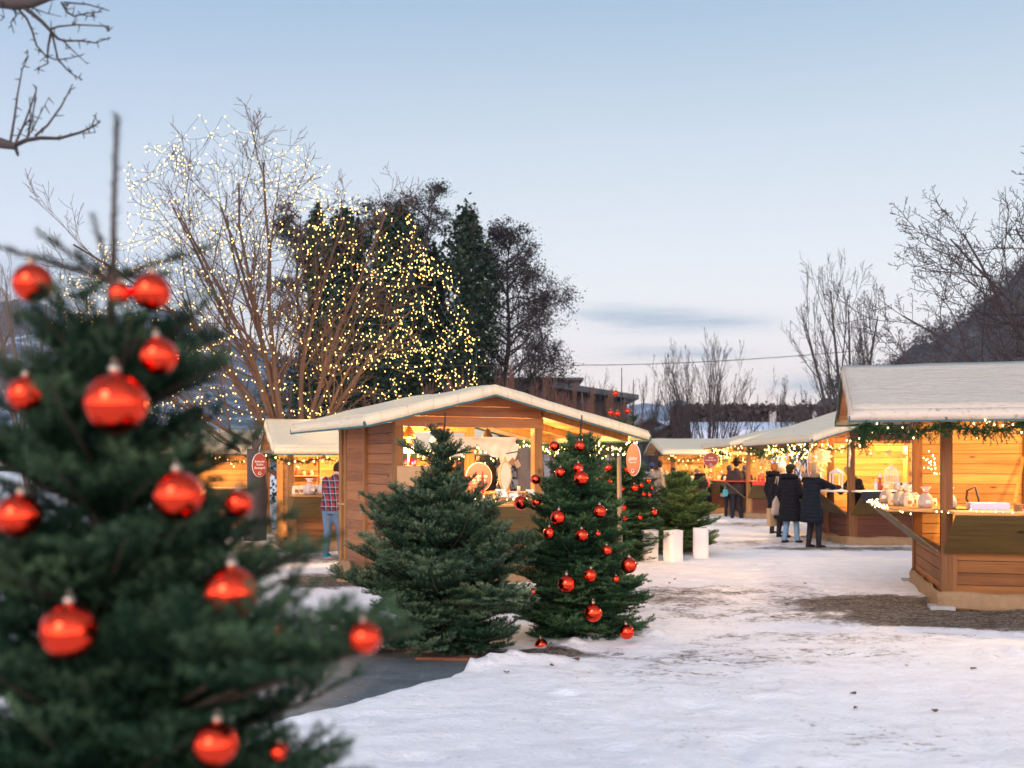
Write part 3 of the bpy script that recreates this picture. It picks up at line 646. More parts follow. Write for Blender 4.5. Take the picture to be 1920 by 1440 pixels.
def ivy(px, ytop, Yd, label, wb, wt, seed, full=True):
    rs = np.random.RandomState(seed); k = F / Yd; hgt = H + (HZ - ytop) / k; X0 = (px - 960) / k; root = empty('ivy_clad_tree', label, 'tree', (X0, Yd, 0), 0, 'dark trees behind the market')
    tubes('trunk', [(np.array([(.1 * math.sin(z), 0, z) for z in np.linspace(0, hgt, 10)]), np.linspace(.3, .06, 10))], BARK_D, root, 8)
    n = int(7000 * (wb + wt) * hgt / 12); z = hgt * rs.rand(n) ** 1.15; f = z / hgt
    rr = (wb * (1 - f) ** 1.3 + wt * np.minimum(1, (1 - f) * 14) ** .5) * (.40 + 1.2 * np.array([vnoise(np.array(q * 1.6), np.array(seed * 3.1), 2) for q in z])) * np.sqrt(rs.rand(n)); a = rs.rand(n) * 6.283; rr = rr * (.6 + .8 * vnoise(z * 1.8, a * 1.2, seed)) * (1 + .28 * np.abs(rs.randn(n)))
    leaves('ivy', np.stack([np.cos(a) * rr + .1 * np.sin(z), np.sin(a) * rr, z + .3 * rs.randn(n)], 1), IVY, root, .19, seed)
    out = []; c2 = dict(lv=2, n=[5, 4], ang=[40, 40], len=[.45, .5], up=[.06, .04], seg=5, wob=.14, start=.2, taper=.3, rmin=.012)
    for j in range(9): grow(rs, (0, 0, hgt * (.6 + .4 * rs.rand())), (rs.randn(), rs.randn() * .5, 1.), 1.1, .03, 0, c2, out)
    tubes('branches', out, BARK_D, root, 3); return root
ivy(594, 395, 48, 'slender ivy-clad tree behind the lit tree, leftmost of the dark trunks', .75, .40, 3)
ivy(648, 410, 46, 'broad ivy-clad tree behind the middle of the lit tree', 1.9, .65, 4)
ivy(752, 400, 45, 'ivy-clad tree behind the right flank of the lit tree', 1.8, .7, 5)
ivy(818, 470, 47, 'thin ivy-clad trunk left of the broad dark column', .5, .3, 6)
ivy(879, 402, 44, 'tall broad column of ivy standing clear of the lit tree', .95, .62, 7)
alder(712, 372, 50, 'feathery dark tree rising behind the right shoulder of the lit tree', 75, 13, low=.3)
alder(800, 345, 49, 'tallest dark tree, with a crown of fine clusters', 85, 14, low=.3)
alder(690, 470, 55, 'dark feathery tree low behind the lit tree', 130, 15, low=.2)
alder(945, 408, 46, 'wide dark tree drooping to the right, last of the dark row', 105, 16, .4, .15, 1.7, 1.45)
alder(752, 352, 51, 'dark feathery tree between the tallest dark tree and the lit crown', 85, 18, low=.3)
alder(560, 380, 52, 'dark feathery tree behind the centre of the lit tree', 70, 17, low=.3)

def bare(px, ybase_Y, ytop, label, wpx, seed, mat=BARK_D, stems=1, cfgx=None, r0=.12, group=None, name='bare_tree', cat='tree', spread=.35, X=None):
    rs = np.random.RandomState(seed); Yd = ybase_Y; k = F / Yd; hgt = H + (HZ - ytop) / k; X0 = (px - 960) / k if X is None else X; out = []
    c = dict(lv=3, n=[9, 6, 4], ang=[32, 36, 38], len=[.45, .5, .5], up=[.03, .07, .06, .05], seg=6, wob=.09, start=.25, taper=.2, rmin=.006); c.update(cfgx or {})
    for s_ in range(stems):
        a = rs.rand() * 6.28; t = (s_ + .5) / stems * 2 - 1 if stems > 1 else 0
        d = (t * spread + rs.randn() * .03, rs.randn() * spread * .5, 1.); grow(rs, (X0 + t * .15, Yd, 0), d, hgt * (1 - .12 * abs(t)) * (.85 + .15 * rs.rand()), r0, 0, c, out)
    out = refit(out, (X0, Yd, 0), hgt, wpx / k)
    return split_tree(name, label, cat, (X0, Yd, 0), out, mat, group, .03, 6)
bare(1590, 36, 455, 'slim bare tree behind the right stalls, left of the wooded hill', 92, 61, stems=4, spread=.36, r0=.10)
bare(1665, 40, 560, 'small bare tree between the slim bare tree and the hill', 60, 62, stems=3, r0=.07, spread=.3)
bare(1325, 46, 612, 'broad many-stemmed bare shrub tree above the far stall roofs', 92, 163, stems=20, r0=.06, spread=.85, cfgx=dict(n=[6, 5, 3], ang=[22, 30, 35], wob=.07))
bare(1480, 50, 700, 'low bare tree left of the slim bare tree', 60, 64, stems=6, r0=.05, spread=.7)
bare(60, 40, 470, 'thin bare tree at the left edge behind the foreground fir', 90, 65, BARK, stems=3, r0=.10, spread=.4)
bare(-60, 34, 480, 'second bare tree at the far left edge', 90, 66, BARK, stems=3, r0=.10, spread=.4)
bare(250, 45, 560, 'bare tree behind the left part of the lit tree', 90, 67, BARK_D, stems=5, r0=.06, spread=.5)
for i, (px, yt, Yd) in enumerate(((880, 690, 40), (930, 680, 42), (985, 660, 41), (1030, 690, 40), (1075, 700, 43), (1115, 690, 55), (1205, 700, 50), (1150, 720, 41), (840, 700, 38), (780, 710, 37), (700, 720, 36), (1520, 720, 44), (1090, 715, 39))):
    bare(px, Yd, yt, 'brown leafless shrub behind the middle hut, %s from left' % ['4th', '5th', '6th', '7th', '8th', '10th', '12th', '11th', '3rd', '2nd', 'first', '13th', '9th'][i], 50, 70 + i, BARK_R if i not in (5, 6, 11) else BARK_D, stems=10, r0=.035, spread=.75, cfgx=dict(lv=2, n=[8, 6], ang=[24, 30], wob=.1, rmin=.007), group='leafless shrubs behind the stalls', name='leafless_shrub', cat='shrub')
# fruit tree reaching in from the right edge
rs = np.random.RandomState(90); out = []; TY = 17.5; b0 = np.array([10.3, TY, 0.])
cf = dict(lv=3, n=[10, 10, 6], ang=[38, 48, 55], len=[.46, .42, .30], up=[.0, .035, .05, .03], seg=8, wob=.12, start=.22, taper=.22, rr=.5, rmin=.005)
out.append((np.array([b0, b0 + (.0, 0, 1.), b0 + (-.1, 0, 1.8)]), np.array([.24, .2, .18])))
for (px, py, dy) in ((1775, 290, .5), (1700, 380, 0), (1668, 455, .6), (1690, 540, -.6), (1850, 285, .9), (1925, 330, 0), (1700, 660, .8), (1960, 450, 1.5)):
    t = at(px, TY + dy, py); d = np.array(t) - (b0 + (0, 0, 1.6)); L = np.linalg.norm(d) * .84; grow(rs, b0 + (0, 0, 1.5 + rs.rand() * .3), d / np.linalg.norm(d) + np.array([0, 0, .06]), L, .062, 0, dict(cf, up=[-.015, .035, .05, .03]), out)
split_tree('fruit_tree', 'spiky bare fruit tree reaching in from the right edge above the near stall', 'tree', tuple(b0), out, BARK_D, None, .03, 6)
# blurred branches in the top left corner: a tree standing left of the frame
out = []; TB = 5.6
def pl(pts, r0, r1_): P = np.array([tuple(at(x, TB + dz, y)) for x, y, dz in pts]); out.append((P, np.linspace(r0, r1_, len(P))))
pl([(-700, 500, .3), (-300, 330, .2), (-60, 265, .1), (0, 268, 0), (30, 275, 0)], .06, .018); pl([(28, 276, 0), (33, 292, 0)], .014, .006)
pl([(20, 275, 0), (48, 262, 0), (75, 258, 0), (110, 259, 0), (150, 248, 0), (172, 238, 0), (188, 228, 0)], .016, .004)
pl([(172, 238, 0), (182, 210, 0)], .005, .002); pl([(155, 250, 0), (180, 248, 0)], .004, .002)
pl([(20, 268, 0), (28, 220, 0), (33, 180, 0), (42, 130, 0), (54, 105, 0)], .009, .003); pl([(52, 106, 0), (52, 92, 0)], .003, .002)
pl([(30, 268, 0), (45, 235, .05), (58, 200, 0), (68, 170, 0), (66, 160, 0)], .008, .003); pl([(52, 258, 0), (60, 225, 0), (65, 195, 0), (68, 172, 0)], .007, .003)
pl([(55, 256, 0), (57, 215, 0), (55, 182, 0)], .005, .002); pl([(66, 256, 0), (90, 235, 0), (115, 200, 0), (128, 175, 0), (136, 158, 0)], .009, .003); pl([(58, 250, 0), (75, 215, 0), (92, 182, 0)], .005, .002)
pl([(-600, -120, .3), (-200, -40, .2), (0, 2, .05), (30, 8, 0), (60, 6, 0), (90, -4, 0), (160, -20, 0)], .05, .012)
pl([(38, 8, 0), (60, 25, 0), (78, 40, 0), (92, 55, 0), (108, 72, 0), (120, 76, 0), (150, 76, 0), (178, 80, 0), (208, 70, 0)], .014, .003)
pl([(94, 54, 0), (110, 49, 0), (145, 46, 0), (205, 49, 0)], .007, .004); pl([(204, 49, 0), (203, 60, 0)], .004, .002)
pl([(30, 12, 0), (50, 35, 0), (60, 58, 0), (68, 85, 0), (85, 104, 0), (105, 112, 0), (130, 109, 0), (150, 104, 0)], .008, .003)
pl([(95, 60, 0), (90, 85, 0), (88, 108, 0), (90, 118, 0), (64, 132, 0)], .009, .003); pl([(98, 66, 0), (108, 110, 0), (125, 130, 0), (140, 142, 0), (154, 149, 0)], .007, .003); pl([(118, 76, 0), (140, 98, 0), (163, 119, 0)], .005, .002)
pl([(115, 4, 0), (125, 22, 0), (138, 30, 0), (165, 24, 0), (192, 22, 0)], .008, .003); pl([(120, 4, 0), (165, 8, 0), (205, 20, 0)], .006, .003); pl([(150, 27, 0), (182, 32, 0)], .004, .002); pl([(60, 14, 0), (85, 24, 0), (115, 31, 0)], .004, .002); pl([(24, 12, 0), (30, 30, 0), (20, 42, 0), (26, 62, 0)], .006, .003); pl([(2, 5, 0), (8, 33, 0)], .004, .002)
tb = np.array(at(-700, TB + .3, 500)); out.append((np.array([(tb[0], tb[1], 0), (tb[0] + .03, tb[1], 1.2), (tb[0], tb[1], tb[2] + .1), (tb[0], tb[1], 4.6), tuple(at(-600, TB + .3, -120))]), np.array([.16, .14, .12, .08, .05])))
rs = np.random.RandomState(4); buds = []
for P, r_ in list(out[:-1]):
    if r_[0] < .02:
        for _ in range(len(P) * 2):
            i = rs.randint(len(P) - 1); q = P[i] + (P[i + 1] - P[i]) * rs.rand(); buds.append((np.array([q, q + rs.randn(3) * .022]), np.array([.004, .002])))
split_tree('pruned_tree', 'pruned bare tree whose blurred branches hang in the top left corner', 'tree', (tb[0], tb[1], 0), out + buds, BARK_D, None, .03, 8)

# ------------------------------------------------------------------ hills, houses, wall, wire
def hill(name, prof, Yd, Yn, mat, seed, amp, z0=-5, step=1.):
    xs = np.linspace(prof[0][0], prof[-1][0], int((prof[-1][0] - prof[0][0]) / step)); ys = np.interp(xs, [p[0] for p in prof], [p[1] for p in prof])
    X_ = (xs - 960) / F * Yd; top = H + (HZ - ys) / F * Yd; ts = np.linspace(-.35, 1, 46); rows = []
    for t in ts:
        Yr = Yd + (Yn - Yd) * t if t > 0 else Yd - (Yd - Yn) * t * 1.2
        h_ = top * (1 - abs(t)) ** 1.0 if t > 0 else top * (1 + t * 2.2)
        nn = (fbm(X_ / Yd * 60 + seed, np.full_like(X_, t * 9), 5, seed) - .5) * amp * (1 if t > 0 else .2) * min(1, abs(t) * 6 + .35)
        rows.append(np.stack([X_ * (1 + .0 * t), np.full_like(X_, Yr), np.maximum(h_ + nn, z0)], 1))
    V = np.concatenate(rows); nx_, ny_ = len(xs), len(ts); id_ = np.arange(nx_ * ny_).reshape(ny_, nx_)
    Fs = np.stack([id_[:-1, :-1].ravel(), id_[:-1, 1:].ravel(), id_[1:, 1:].ravel(), id_[1:, :-1].ravel()], 1)
    return tag(fast(name, V, Fs, mat, None, None, True), kind='structure')
m, b = newmat('snowy_mountain'); o = objco(); n = noise(mapping(o, (.012, .02, .03)), 1, 8, .68); n2 = noise(mapping(o, (.05, .06, .1)), 1, 5, .7)
x_, y_, z_ = xyz(o); hi = z_.step(60, 190)
setc(b, mixc(((n - .50 + (n2 - .5) * .5 - hi * .14) * 7).clamp(), (.035, .060, .085), (.50, .56, .66)), .9)  # both tones tinted blue, distance haze put into the colour
hill('mountain', [(-900, 600), (-300, 560), (0, 568), (60, 560), (130, 588), (230, 590), (330, 580), (400, 606), (470, 640), (560, 668), (700, 700), (850, 740), (960, 790), (1000, 860)], 950, 260, m, 3, 18)
m, b = newmat('far_mountain'); o = objco(); n = noise(mapping(o, (.008, .008, .024)), 1, 7, .7)
setc(b, mixc(((n - .5) * 6).clamp(), (.08, .12, .18), (.50, .56, .68)), .9)  # blue of the far air painted into rock and snow tones
hill('distant_hills', [(900, 860), (1000, 800), (1120, 782), (1180, 756), (1210, 752), (1235, 762), (1270, 748), (1310, 765), (1380, 780), (1450, 770), (1500, 765), (1600, 800), (1700, 850)], 1750, 1050, m, 9, 32, step=3)
m, b = newmat('wooded_hill'); o = objco(); n = noise(mapping(o, (.22, .12, .09)), 1, 8, .75); n2 = noise(mapping(o, (.9, .5, .12)), 1, 4, .7)
col = mixc(n2.step(.4, .68), (.026, .028, .036), (.11, .085, .075)); col = mixc(((n - .60) * 9).clamp() * .6, col, (.30, .32, .38))
setc(b, col, .9); bump(b, n2, .8, .8)
hill('wooded_hill', [(1500, 860), (1525, 790), (1545, 742), (1575, 748), (1620, 730), (1665, 700), (1680, 672), (1705, 650), (1735, 648), (1760, 626), (1795, 610), (1815, 598), (1840, 560), (1880, 530), (1920, 495), (2000, 420), (2200, 330), (2600, 300)], 300, 120, m, 5, 14)
# pale trees and dark firs dotted on the hill
rs = np.random.RandomState(12); q = []; dk = []
hill_prof = [(1545, 742), (1665, 700), (1705, 650), (1760, 626), (1815, 598), (1840, 560), (1920, 495), (2050, 400)]
C = []
for i in range(2600):
    px = rs.uniform(1545, 2050); yt = np.interp(px, [p[0] for p in hill_prof], [p[1] for p in hill_prof]); t = rs.rand() ** 1.3 * .8; Yr = 300 - 180 * t; top = H + (HZ - yt) / F * 300
    X_ = (px - 960) / F * 300; z = top * (1 - t); c_ = np.array([X_, Yr, z]); h_ = rs.uniform(2.5, 5.5); w_ = rs.uniform(.8, 1.8)
    n = 26; C.append(c_ + np.stack([rs.randn(n) * w_ * .5, rs.randn(n) * w_ * .5, rs.rand(n) * h_], 1))
tag(leaves('hillside_wood', np.concatenate(C), plain('hill_trees', (.050, .044, .048), .9, 0, .8, .3), None, .55, 3), 'dark wood covering the rocky hill at the right', 'wood', None, 'stuff')
# snow bank with hedge and pillars
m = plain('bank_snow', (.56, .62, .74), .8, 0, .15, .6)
mb = MB(); a_ = at(1262, 62, 776); b_ = at(1600, 62, 776)
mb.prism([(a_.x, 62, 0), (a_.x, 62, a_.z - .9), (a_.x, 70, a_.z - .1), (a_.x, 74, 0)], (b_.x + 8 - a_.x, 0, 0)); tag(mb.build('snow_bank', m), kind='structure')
HEDGE = needles('hedge_twigs', (.030, .022, .026), (.06, .045, .045), (.10, .075, .065))
rs = np.random.RandomState(2); n = 14000; z1 = at(1400, 70, 764).z; X0 = (1262 - 960) / F * 70
C = np.stack([X0 + rs.rand(n) * 14, 70 + rs.randn(n) * .5, z1 - 1.4 + rs.rand(n) * 1.4 + rs.randn(n) * .12], 1); C[:, 2] -= np.clip((C[:, 0] - X0 - 9) * .0, 0, 1)
tag(leaves('hedge', C, HEDGE, None, .30, 4), 'long dark hedge along the top of the snowy bank', 'hedge')
mb = MB(); mb.box(X0 + .2, X0 + 13.8, 69.8, 70.2, z1 - 1.6, z1 - .25); c_ = mb.build('stems', BARK_D); c_.parent = bpy.data.objects['hedge']
for px, lab in ((1448, 'pale stone pillar with a dark cap in the hedge above the far stalls'), (1527, 'smaller stone pillar at the right end of the hedge')):
    p = at(px, 69, 768); e_ = empty('stone_pillar', lab, 'pillar', (p.x, 69, 0)); w_ = .2 if px < 1500 else .13
    mb = MB(); mb.box(-w_, w_, -w_, w_, p.z - 1.6, p.z - .12); mb.build('shaft', plain('pale_stone', (.42, .38, .36), .9, 0, .35, 6), e_)
    mb = MB(); mb.box(-w_ * 1.2, w_ * 1.2, -w_ * 1.2, w_ * 1.2, p.z - .12, p.z); mb.build('cap', BARK_D, e_)
# modern house and gabled houses
DKR = plain('dark_roof', (.035, .055, .065), .5); BRN = wood('brown_cladding', (.105, .065, .052), (.07, .042, .035), True); GL = plain('window_glass', (.05, .07, .10), .15)
p0 = at(1092, 56, 733); p1 = at(1188, 56, 742); e_ = empty('modern_house', 'brown flat-roofed house with a slab roof rising behind the middle hut', 'house', (p0.x, 56, 0))
Wd = p1.x - p0.x
mb = MB(); mb.box(-3.2, Wd - .35, 0, 7, 0, p1.z - .35); mb.build('wall', BRN, e_)
mb = MB(); mb.prism([(-1.6, -1.1, p0.z + .42), (Wd * .45, -1.1, p0.z - .02), (Wd + .15, -1.1, p1.z - .02), (Wd + .15, -1.1, p1.z - .24), (Wd * .45, -1.1, p0.z - .30), (-1.6, -1.1, p0.z + .1)], (0, 8.4, 0)); mb.build('roof', DKR, e_)
zt = at(1092, 56, 708).z; mb = MB(); mb.box(-5.2, -.1, .4, 6, p0.z - 1.5, zt - .12); mb.build('upper_storey', BRN, e_)
mb = MB(); mb.box(-5.4, .08, .2, 6.2, zt - .12, zt + .02); mb.build('upper_roof', DKR, e_)
for x, z in ((.8, 4.1), (1.65, 2.5)):
    mb = MB(); mb.box(x, x + .12, -.04, -.003, z - .8, z); mb.build('lit_window', emis('house_window', (1, .45, .18), .7), e_)
mb = MB(); mb.box(-4., -3.2, .34, .397, zt - 1., zt - .35); mb.build('window', GL, e_)
for px, pw_, yt, yb, Yd, lab in ((1218, 30, 783, 815, 66, 'small dark gabled house between the brown house and the far stalls'), (1250, 34, 796, 840, 60, 'dark gabled chalet with a lit window just left of the bare shrub tree')):
    k = F / Yd; p = at(px, Yd, yt); zb = at(px, Yd, yb).z; w_ = pw_ / k; e_ = empty('gabled_house', lab, 'house', (p.x, Yd, 0))
    mb = MB(); mb.prism([(-w_ * .9, 0, 0), (w_ * .9, 0, 0), (w_ * .9, 0, p.z - w_ * .45), (0, 0, p.z - .08), (-w_ * .9, 0, p.z - w_ * .45)], (0, 6, 0)); mb.build('wall', BRN, e_)
    mb = MB()
    for s in (-1, 1): mb.prism([(0, -.5, p.z), (s * w_ * 1.15, -.5, p.z - w_ * .60), (s * w_ * 1.15, -.5, p.z - w_ * .60 - .12), (0, -.5, p.z - .12)], (0, 7, 0))
    mb.build('roof', DKR, e_); mb = MB(); mb.box(-w_ * .5, -w_ * .2, -.05, -.003, p.z - w_ * .9 - .5, p.z - w_ * .9); mb.build('window', emis('chalet_window', (1, .42, .15), .5), e_)
# cypress left of the bank
rs = np.random.RandomState(6); p = at(1267, 58, 762); e_ = empty('cypress', 'narrow dark conifer at the left end of the snowy bank', 'conifer', (p.x, 58, 0))
mb = MB(); mb.tube([(0, 0, 0), (0, 0, p.z)], [.12, .02], 6); mb.build('trunk', BARK_D, e_)
n = 3500; z = p.z * rs.rand(n); rr = (1 - z / p.z) ** .7 * .95 * np.sqrt(rs.rand(n)); a = rs.rand(n) * 6.28; leaves('crown', np.stack([np.cos(a) * rr, np.sin(a) * rr, z], 1), HEDGE, e_, .28, 8)
# white garden wall and pollard trunk seen through the middle hut
WALL, b = newmat('pale_render'); o = objco(); br = node('ShaderNodeTexBrick'); link(mapping(o, (1, 1, 1), r=(R(90), 0, 0)), br.inputs[0]); br.inputs['Scale'].default_value = 1.6
br.inputs['Color1'].default_value = (.60, .57, .58, 1); br.inputs['Color2'].default_value = (.52, .50, .52, 1); br.inputs['Mortar'].default_value = (.42, .40, .41, 1); br.inputs['Mortar Size'].default_value = .012
setc(b, mixc(((noise(o, .8, 4) - .4) * 2).clamp() * .5, br.outputs[0], (.50, .46, .45)), .85)
mb = MB(); mb.box(-7, 5.0, 43.5, 44.0, 0, 2.05); mb.box(-7.05, 5.05, 43.4, 44.1, 2.05, 2.15); tag(mb.build('garden_wall', WALL), 'pale rendered garden wall behind the middle hut and firs', 'wall')
rs = np.random.RandomState(31); out = []; Xp = (985 - 960) / F * 27
out.append((np.array([(Xp, 27, 0), (Xp + .03, 27, 1.), (Xp - .02, 27, 1.9), (Xp - .03, 27, 2.25)]), np.array([.27, .22, .19, .16])))
for d_ in ((-1, 0, .4), (1, .1, .55), (-.6, .3, 1.), (.5, -.2, 1.1), (.1, .4, 1.)): grow(rs, (Xp, 27, 1.55 + rs.rand() * .6), d_, 1.2, .07, 0, dict(lv=1, n=[5], ang=[30], len=[.5], up=[.12, .1], seg=5, wob=.1, rmin=.012), out)
split_tree('pollard_tree', 'grey pollarded tree trunk seen through the middle hut against the pale wall', 'tree', (Xp, 27, 0), out, BARK, None, .03, 10)
# trunk beside the left stall
Xp = (478 - 960) / F * 24; out = [(np.array([(Xp, 24, 0), (Xp + .05, 24, 1.2), (Xp, 24, 2.1)]), np.array([.26, .22, .18]))]
for s_ in range(5): grow(rs, (Xp, 24, 1.9 + s_ * .04), (rs.randn() * .5, .6, .8), .9, .05, 0, dict(lv=1, n=[6], ang=[35], len=[.5], up=[.05], seg=5, wob=.1, rmin=.008), out)
split_tree('bare_tree', 'dark rough trunk standing behind the oval sign of the left stall', 'tree', (Xp, 24, 0), out, BARK_D, None, .05, 10)
# overhead wire
P = []
for t in np.linspace(0, 1, 24):
    px = 700 + 900 * t; py = 681 + 7 * math.sin(t * 2.2) * .6 - 26 * max(0, (t - .45) / .55) ** 1.6 + (3 if t < .4 else 0); P.append(tuple(at(px, 38, py)))
mb = MB(); mb.tube(P, .013, 5); tag(mb.build('overhead_wire', BARK_D), 'thin dark cable sagging across the sky above the far stalls', 'cable')
# ------------------------------------------------------------------ stalls
def lpt(root, p):                           # local point of a stall -> world
    return root.matrix_basis @ Vector(p)
def mkframe(name, label, O, ex, group='timber market stalls'):
    return empty(name, label, 'market stall', (O[0], O[1], 0), math.atan2(ex[1], ex[0]), group)
def boards(mb, a0, a1, z0, z1, plane, at_, th, out, step=.145, lines=True):
    # horizontal boards on a side: plane 'x' or 'y', coordinate at_, running a0..a1
    z = z0
    while z < z1 - .02:
        zt = min(z + step - .008, z1)
        c0, c1 = (at_, at_ + th * out) if out > 0 else (at_ + th * out, at_)
        if plane == 'y': mb.box(a0, a1, c0, c1, z, zt)
        else: mb.box(c0, c1, a0, a1, z, zt)
        z += step
def stall(name, label, O, ex, fp, roof, sides, short, wm=W_OR, pm=W_POST, cv=CANVAS, posts=(), skirt=True, lamps=(), lampE=40, flapm=W_FLAP, ctop=None, gable=True, cloth=None, shelf_z=1.19, valance=.13, deckm=W_PAN, sag=.03):
    x0, x1, y0, y1 = fp; root = mkframe(name, label, O, ex); P = .065
    rx0, rx1, ye0, yr, ye1, z0, zr, z1 = roof
    def rz(y):
        return rz_(y)
    def rz_(y): return z0 + (zr - z0) * (y - ye0) / (yr - ye0) if y < yr else zr + (z1 - zr) * (y - yr) / (ye1 - yr)
    for (px_, py_) in list({(x0, y0), (x1, y0), (x0, y1), (x1, y1)}) + list(posts):
        cx = px_ + (P if px_ <= x0 else -P if px_ >= x1 else 0); cy = py_ + (P if py_ <= y0 else -P if py_ >= y1 else 0)
        mb = MB(); mb.box(cx - P, cx + P, cy - P, cy + P, .06, rz(cy) - .07); mb.build('post', pm, root, bevel=.006)
    zgb = min(rz(y0), rz(y1)) - .24
    def fr(side):                            # plane axis, coordinate, along range, outward sign
        return {'x0': ('x', x0, y0, y1, -1), 'x1': ('x', x1, y0, y1, 1), 'y0': ('y', y0, x0, x1, -1), 'y1': ('y', y1, x0, x1, 1)}[side]
    for side, kind in sides.items():
        pl_, c, a0, a1, sg = fr(side); ins_ = c - sg * .05
        def bx(mb, u0, u1, w0, w1, za, zb):   # u along, w outward from c
            q0, q1 = sorted((c + sg * w0, c + sg * w1))
            if pl_ == 'x': return mb.box(q0, q1, u0, u1, za, zb)
            return mb.box(u0, u1, q0, q1, za, zb)
        def pt(u_, w_, z_): return (c + sg * w_, u_, z_) if pl_ == 'x' else (u_, c + sg * w_, z_)
        if kind in ('wall', 'counter', 'low', 'door'):
            zt = {'wall': 9, 'door': 9, 'counter': .74, 'low': 1.1}[kind]; ua, ub = a0 + 2 * P + .004, a1 - 2 * P - .004
            mb = MB(); boards(mb, ua, ub, .16, min(zt, (rz(c) - .16) if pl_ == 'y' else zgb), pl_, ins_, .022, sg)
            mb.build('boarding', wm, root)
            zz = min(zt, (rz(c) - .17) if pl_ == 'y' else zgb) - .01
            mb = MB(); q = ins_ - sg * .003; q0, q1 = sorted((q, q - sg * .012))
            (mb.box(q0, q1, ua, ub, .16, zz) if pl_ == 'x' else mb.box(ua, ub, q0, q1, .16, zz)); mb.build('backing', BARK_D, root)
            if zt > 2: mb = MB(); boards(mb, ua, ub, .16, zz, pl_, ins_ - sg * .018, .016, -sg); mb.build('lining', deckm, root)
        if kind == 'door':                   # a plank door with its frame in a full wall
            m0 = a0 + (a1 - a0) * .48; m1 = a0 + (a1 - a0) * .86; zt2 = rz(c) - .20
            d_ = MB(); bx(d_, m0, m1, -.026, .002, .18, zt2); db = d_.build('door', wm, root)
            mb = MB(); zz = .19
            while zz < zt2 - .1: bx(mb, m0 + .07, m1 - .07, .003, .010, zz, min(zz + .139, zt2)); zz += .145
            mb.build('door_boards', wm, db)
            mb = MB()
            for u0, u1 in ((m0, m0 + .065), (m1 - .065, m1)): bx(mb, u0, u1, .004, .022, .18, zt2)
            mb.build('door_frame', pm, db); mb = MB(); bx(mb, m0 + .02, m0 + .04, .023, .06, 1.02, 1.16); mb.build('handle', METAL, db)
        if kind == 'counter':
            ua, ub = a0 + .02, a1 - .02; ou = .60; zs = shelf_z
            mb = MB(); mb.prism([pt(ua, .03, .70), pt(ub, .03, .70), pt(ub - .05, ou, zs - .035), pt(ua + .05, ou, zs - .035)], (pt(0, .02, -.012)[0] - pt(0, 0, 0)[0], pt(0, .02, -.012)[1] - pt(0, 0, 0)[1], -.014))
            fl_ = mb.build('counter_flap', flapm, root)
            mb = MB()
            for u_ in (ua + .12, ub - .12): mb.beam(pt(u_, .10, .735), pt(u_, .03, .70), .05, .012)
            mb.build('hinge', METAL, fl_)
            mb = MB(); bx(mb, ua + .03, ub - .03, -.42, ou + .03, zs - .03, zs); mb.build('counter_top', ctop or W_PAN, root, bevel=.004)
            mb = MB()
            for u_ in (a0 + 2 * P, a1 - 2 * P - .05): bx(mb, u_, u_ + .05, -.028, -.006, .16, .72)
            mb.build('trim', pm, root)
        if kind == 'low':
            mb = MB(); bx(mb, a0, a1, -.30, .06, 1.11, 1.14); mb.build('counter_top', W_PAN, root)
        if kind == 'open': pass
        # top rail
        zt = (rz(c) - .17) if pl_ == 'y' else zgb + .01
        mb = MB(); bx(mb, a0 + 2 * P, a1 - 2 * P, -.11, -.02, zt, zt + .12); mb.build('rail', pm, root)
    if skirt:
        mb = MB(); pts = [(x0, y0), (x1, y0), (x1, y1), (x0, y1), (x0, y0)]; ring = []
        for (ax, ay), (bx_, by) in zip(pts[:-1], pts[1:]):
            n = max(int(math.hypot(bx_ - ax, by - ay) / .12), 2)
            for k in range(n): ring.append((ax + (bx_ - ax) * k / n, ay + (by - ay) * k / n))
        cx, cy = (x0 + x1) / 2, (y0 + y1) / 2; V = []; n = len(ring)
        for lv, (zz, o_) in enumerate(((.215, .012), (.15, .035), (.08, .03), (.015, .055))):
            for k, (ax, ay) in enumerate(ring):
                w_ = .010 * math.sin(k * 1.7 + lv) + .008 * math.sin(k * .6 + 2 * lv); sx = 1 if ax > cx else -1; sy = 1 if ay > cy else -1
                ex_ = o_ + w_; onx = abs(ax - x0) < .01 or abs(ax - x1) < .01; ony = abs(ay - y0) < .01 or abs(ay - y1) < .01
                V.append((ax + sx * ex_ * onx, ay + sy * ex_ * ony, zz + .012 * math.sin(k * .9)))
        Fs = [(l * n + k, l * n + (k + 1) % n, (l + 1) * n + (k + 1) % n, (l + 1) * n + k) for l in range(3) for k in range(n)]
        mb.add(V, Fs, smooth=True); o = mb.build('fabric_skirt', BURLAP, root); s_ = o.modifiers.new('t', 'SOLIDIFY'); s_.thickness = .006
        mb = MB()
        for ax, ay in pts[:4]: mb.box(ax - .14, ax + .14, ay - .14, ay + .14, .002, .055)
        mb.build('footing', CONC, root)
    # roof: plank deck, gable boards, canvas with drooping edges
    mb = MB(); n = int((ye1 - ye0) / .14); ys = sorted(set([ye0 + .03 + (ye1 - ye0 - .06) * i / n for i in range(n + 1)] + [yr]))
    for a_, b_ in zip(ys[:-1], ys[1:]):
        if b_ - a_ < .02: continue
        mb.prism([(rx0 + .03, a_ + .003, rz(a_) - .045), (rx0 + .03, b_ - .003, rz(b_) - .045), (rx0 + .03, b_ - .003, rz(b_) - .022), (rx0 + .03, a_ + .003, rz(a_) - .022)], (rx1 - rx0 - .06, 0, 0))
    mb.build('roof_deck', deckm, root)
    mb = MB()
    for xx in (x0 + .03, (x0 + x1) / 2, x1 - .13):
        for a_, b_ in ((ye0 + .05, yr), (yr, ye1 - .05)): mb.beam((xx + .05, a_, rz(a_) - .10), (xx + .05, b_, rz(b_) - .10), .07, .10)
    mb.build('rafter', pm, root)
